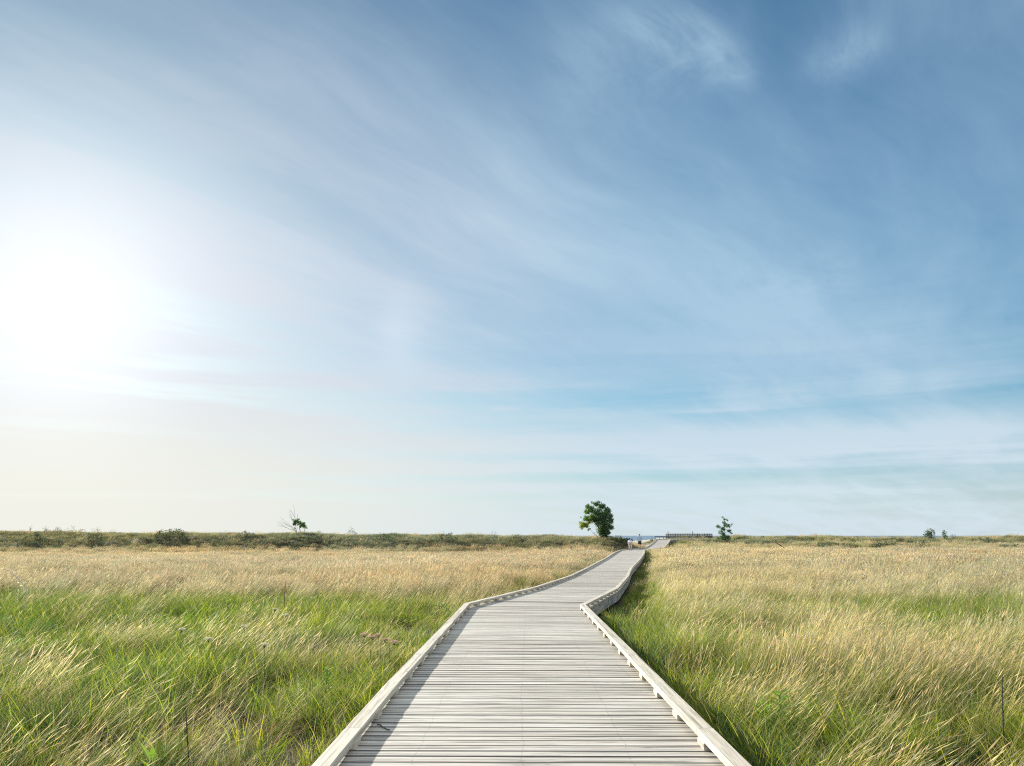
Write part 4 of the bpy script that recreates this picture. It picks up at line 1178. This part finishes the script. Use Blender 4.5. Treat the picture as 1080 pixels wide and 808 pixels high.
def person(loc, rz, label, J, cloth):
    """J: joints by name; the body is one skinned surface, clothes are their own surfaces over it"""
    names = ["pelvis", "waist", "chest", "neck", "headlow", "head", "crown",
             "shl", "ell", "wrl", "hal", "shr", "elr", "wrr", "har", "hil", "knl", "anl", "tol", "hir", "knr", "anr", "tor"]
    rd = dict(pelvis=(.15, .115), waist=(.135, .10), chest=(.16, .11), neck=.055, headlow=.075, head=.095, crown=.07,
              shl=.06, ell=.042, wrl=.03, hal=.035, shr=.06, elr=.042, wrr=.03, har=.035,
              hil=.085, knl=.058, anl=.04, tol=.04, hir=.085, knr=.058, anr=.04, tor=.04)
    ix = {n: i for i, n in enumerate(names)}
    E_ = [("pelvis","waist"),("waist","chest"),("chest","neck"),("neck","headlow"),("headlow","head"),("head","crown"),
          ("chest","shl"),("shl","ell"),("ell","wrl"),("wrl","hal"),("chest","shr"),("shr","elr"),("elr","wrr"),("wrr","har"),
          ("pelvis","hil"),("hil","knl"),("knl","anl"),("anl","tol"),("pelvis","hir"),("hir","knr"),("knr","anr"),("anr","tor")]
    t = empty("person", loc, rz); tag(t, label, "person", None)
    body = skin_mesh("body", [J[n] for n in names], [(ix[a], ix[c]) for a, c in E_], [rd[n] for n in names])
    body = freeze(body, SKIN_M, t, "body")
    for (nm, pts, edges, radii, mat) in cloth(J, rd):
        freeze(skin_mesh(nm, pts, edges, radii), mat, t, nm)
    return t
def between(a, c, f): return tuple(a[i]*(1-f)+c[i]*f for i in range(3))
def add3(r_, e): return (r_[0]+e, r_[1]+e) if isinstance(r_, tuple) else r_+e
def top_cloth(name, mat, sleeve=.9, hem=.25):
    def f(J, rd):
        low = between(J["pelvis"], J["waist"], -hem)
        P = [low, J["waist"], J["chest"], between(J["chest"], J["neck"], .75), J["shl"], between(J["shl"], J["ell"], sleeve), J["shr"], between(J["shr"], J["elr"], sleeve)]
        return (name, P, [(0,1),(1,2),(2,3),(2,4),(4,5),(2,6),(6,7)], [add3(rd["pelvis"], .025), add3(rd["waist"], .035), add3(rd["chest"], .025), .065, .08, .062, .08, .062], mat)
    return f
def leg_cloth(name, mat, length, wide=.03):
    def f(J, rd):
        P = [J["pelvis"]]; E_ = []; rr = [add3(rd["pelvis"], .018)]
        for h_, k_, a_ in (("hil", "knl", "anl"), ("hir", "knr", "anr")):
            i = len(P); P.append(J[h_]); rr.append(.085+wide); E_.append((0, i))
            if length <= 1: P.append(between(J[h_], J[k_], length)); rr.append(.065+wide); E_.append((i, i+1))
            else:
                P += [J[k_], between(J[k_], J[a_], length-1)]; rr += [.058+wide, .045+wide]; E_ += [(i, i+1), (i+1, i+2)]
        return (name, P, E_, rr, mat)
    return f
def hair_cloth(mat, name="hair"):
    def f(J, rd):
        c = J["crown"]; h_ = J["head"]; back = between(h_, J["headlow"], .2)
        return (name, [back, between(h_, c, .4), c], [(0,1),(1,2)], [.098, .108, .085], mat)
    return f
def shoe_cloth(mat, side):
    def f(J, rd):
        a, t_ = J["an"+side], J["to"+side]
        return ("shoe", [between(a, t_, -.15), between(a, t_, .5), between(a, t_, 1.15)], [(0,1),(1,2)], [.055, .05, .045], mat)
    return f
blue = plain_mat("light_blue_cotton", (.36, .47, .62), .9, .1); navy = plain_mat("dark_shorts", (.03, .03, .045), .9, .1)
white = plain_mat("white_cotton", (.70, .70, .76), .9, .06); rose = plain_mat("pale_rose_trousers", (.52, .44, .42), .9, .08)
hairm = plain_mat("grey_brown_hair", (.16, .13, .11), .8, .2); shoem = plain_mat("dark_shoe", (.05, .05, .06), .7, .1)
JM = dict(pelvis=(0,0,.92), waist=(0,.01,1.10), chest=(0,.03,1.32), neck=(0,.03,1.48), headlow=(0,.05,1.56), head=(0,.05,1.64), crown=(0,.04,1.71),
          shl=(-.19,.02,1.40), ell=(-.27,-.03,1.14), wrl=(-.23,.16,1.00), hal=(-.21,.23,.96), shr=(.19,.02,1.40), elr=(.27,-.02,1.14), wrr=(.24,.15,.98), har=(.22,.22,.94),
          hil=(-.09,0,.86), knl=(-.10,-.02,.48), anl=(-.10,-.22,.14), tol=(-.10,-.12,.05), hir=(.09,0,.86), knr=(.09,.16,.50), anr=(.09,.16,.08), tor=(.10,.30,.04))
JW = dict(pelvis=(0,-.05,.86), waist=(0,.10,.98), chest=(0,.34,1.02), neck=(0,.48,.95), headlow=(0,.55,.91), head=(0,.61,.87), crown=(0,.67,.83),
          shl=(-.18,.38,.96), ell=(-.22,.44,.70), wrl=(-.16,.50,.48), hal=(-.13,.53,.41), shr=(.18,.38,.96), elr=(.22,.45,.70), wrr=(.15,.52,.48), har=(.12,.55,.41),
          hil=(-.09,-.05,.80), knl=(-.11,.03,.46), anl=(-.11,-.02,.08), tol=(-.12,.14,.04), hir=(.09,-.05,.80), knr=(.11,.06,.46), anr=(.12,.05,.08), tor=(.12,.21,.04))
def outfit(*fs): return lambda J, rd: [f(J, rd) for f in fs]
def on_walk(x, y): return (x, y, float(path_dist(np.array([x]), np.array([y]))[1][0])+.003)
pm = atY(674.9, 579, 88.5); pw = atY(665.0, 580, 84.5)
person(on_walk(float(pm[0]), 88.5), rad(-8), "man in a light blue top and dark shorts walking away along the boardwalk", JM,
       outfit(top_cloth("shirt", blue), leg_cloth("shorts", navy, .8), hair_cloth(hairm), shoe_cloth(shoem, "l"), shoe_cloth(shoem, "r")))
person(on_walk(float(pw[0]), 84.5), rad(-6), "person in a white top stooping forward beside the man in blue on the boardwalk", JW,
       outfit(top_cloth("shirt", white, .9, .6), leg_cloth("trousers", rose, 1.8), hair_cloth(hairm), shoe_cloth(shoem, "l"), shoe_cloth(shoem, "r")))
# ------------------------------------------------------------------ render
scene.render.engine = 'CYCLES'
cy = scene.cycles
cy.use_denoising = False
cy.filter_width = 1.15
cy.max_bounces = 6; cy.diffuse_bounces = 3; cy.transmission_bounces = 4; cy.transparent_max_bounces = 4; cy.glossy_bounces = 2
cy.use_adaptive_sampling = False
cy.sample_clamp_indirect = 6.0
scene.render.resolution_x = 1024; scene.render.resolution_y = 766
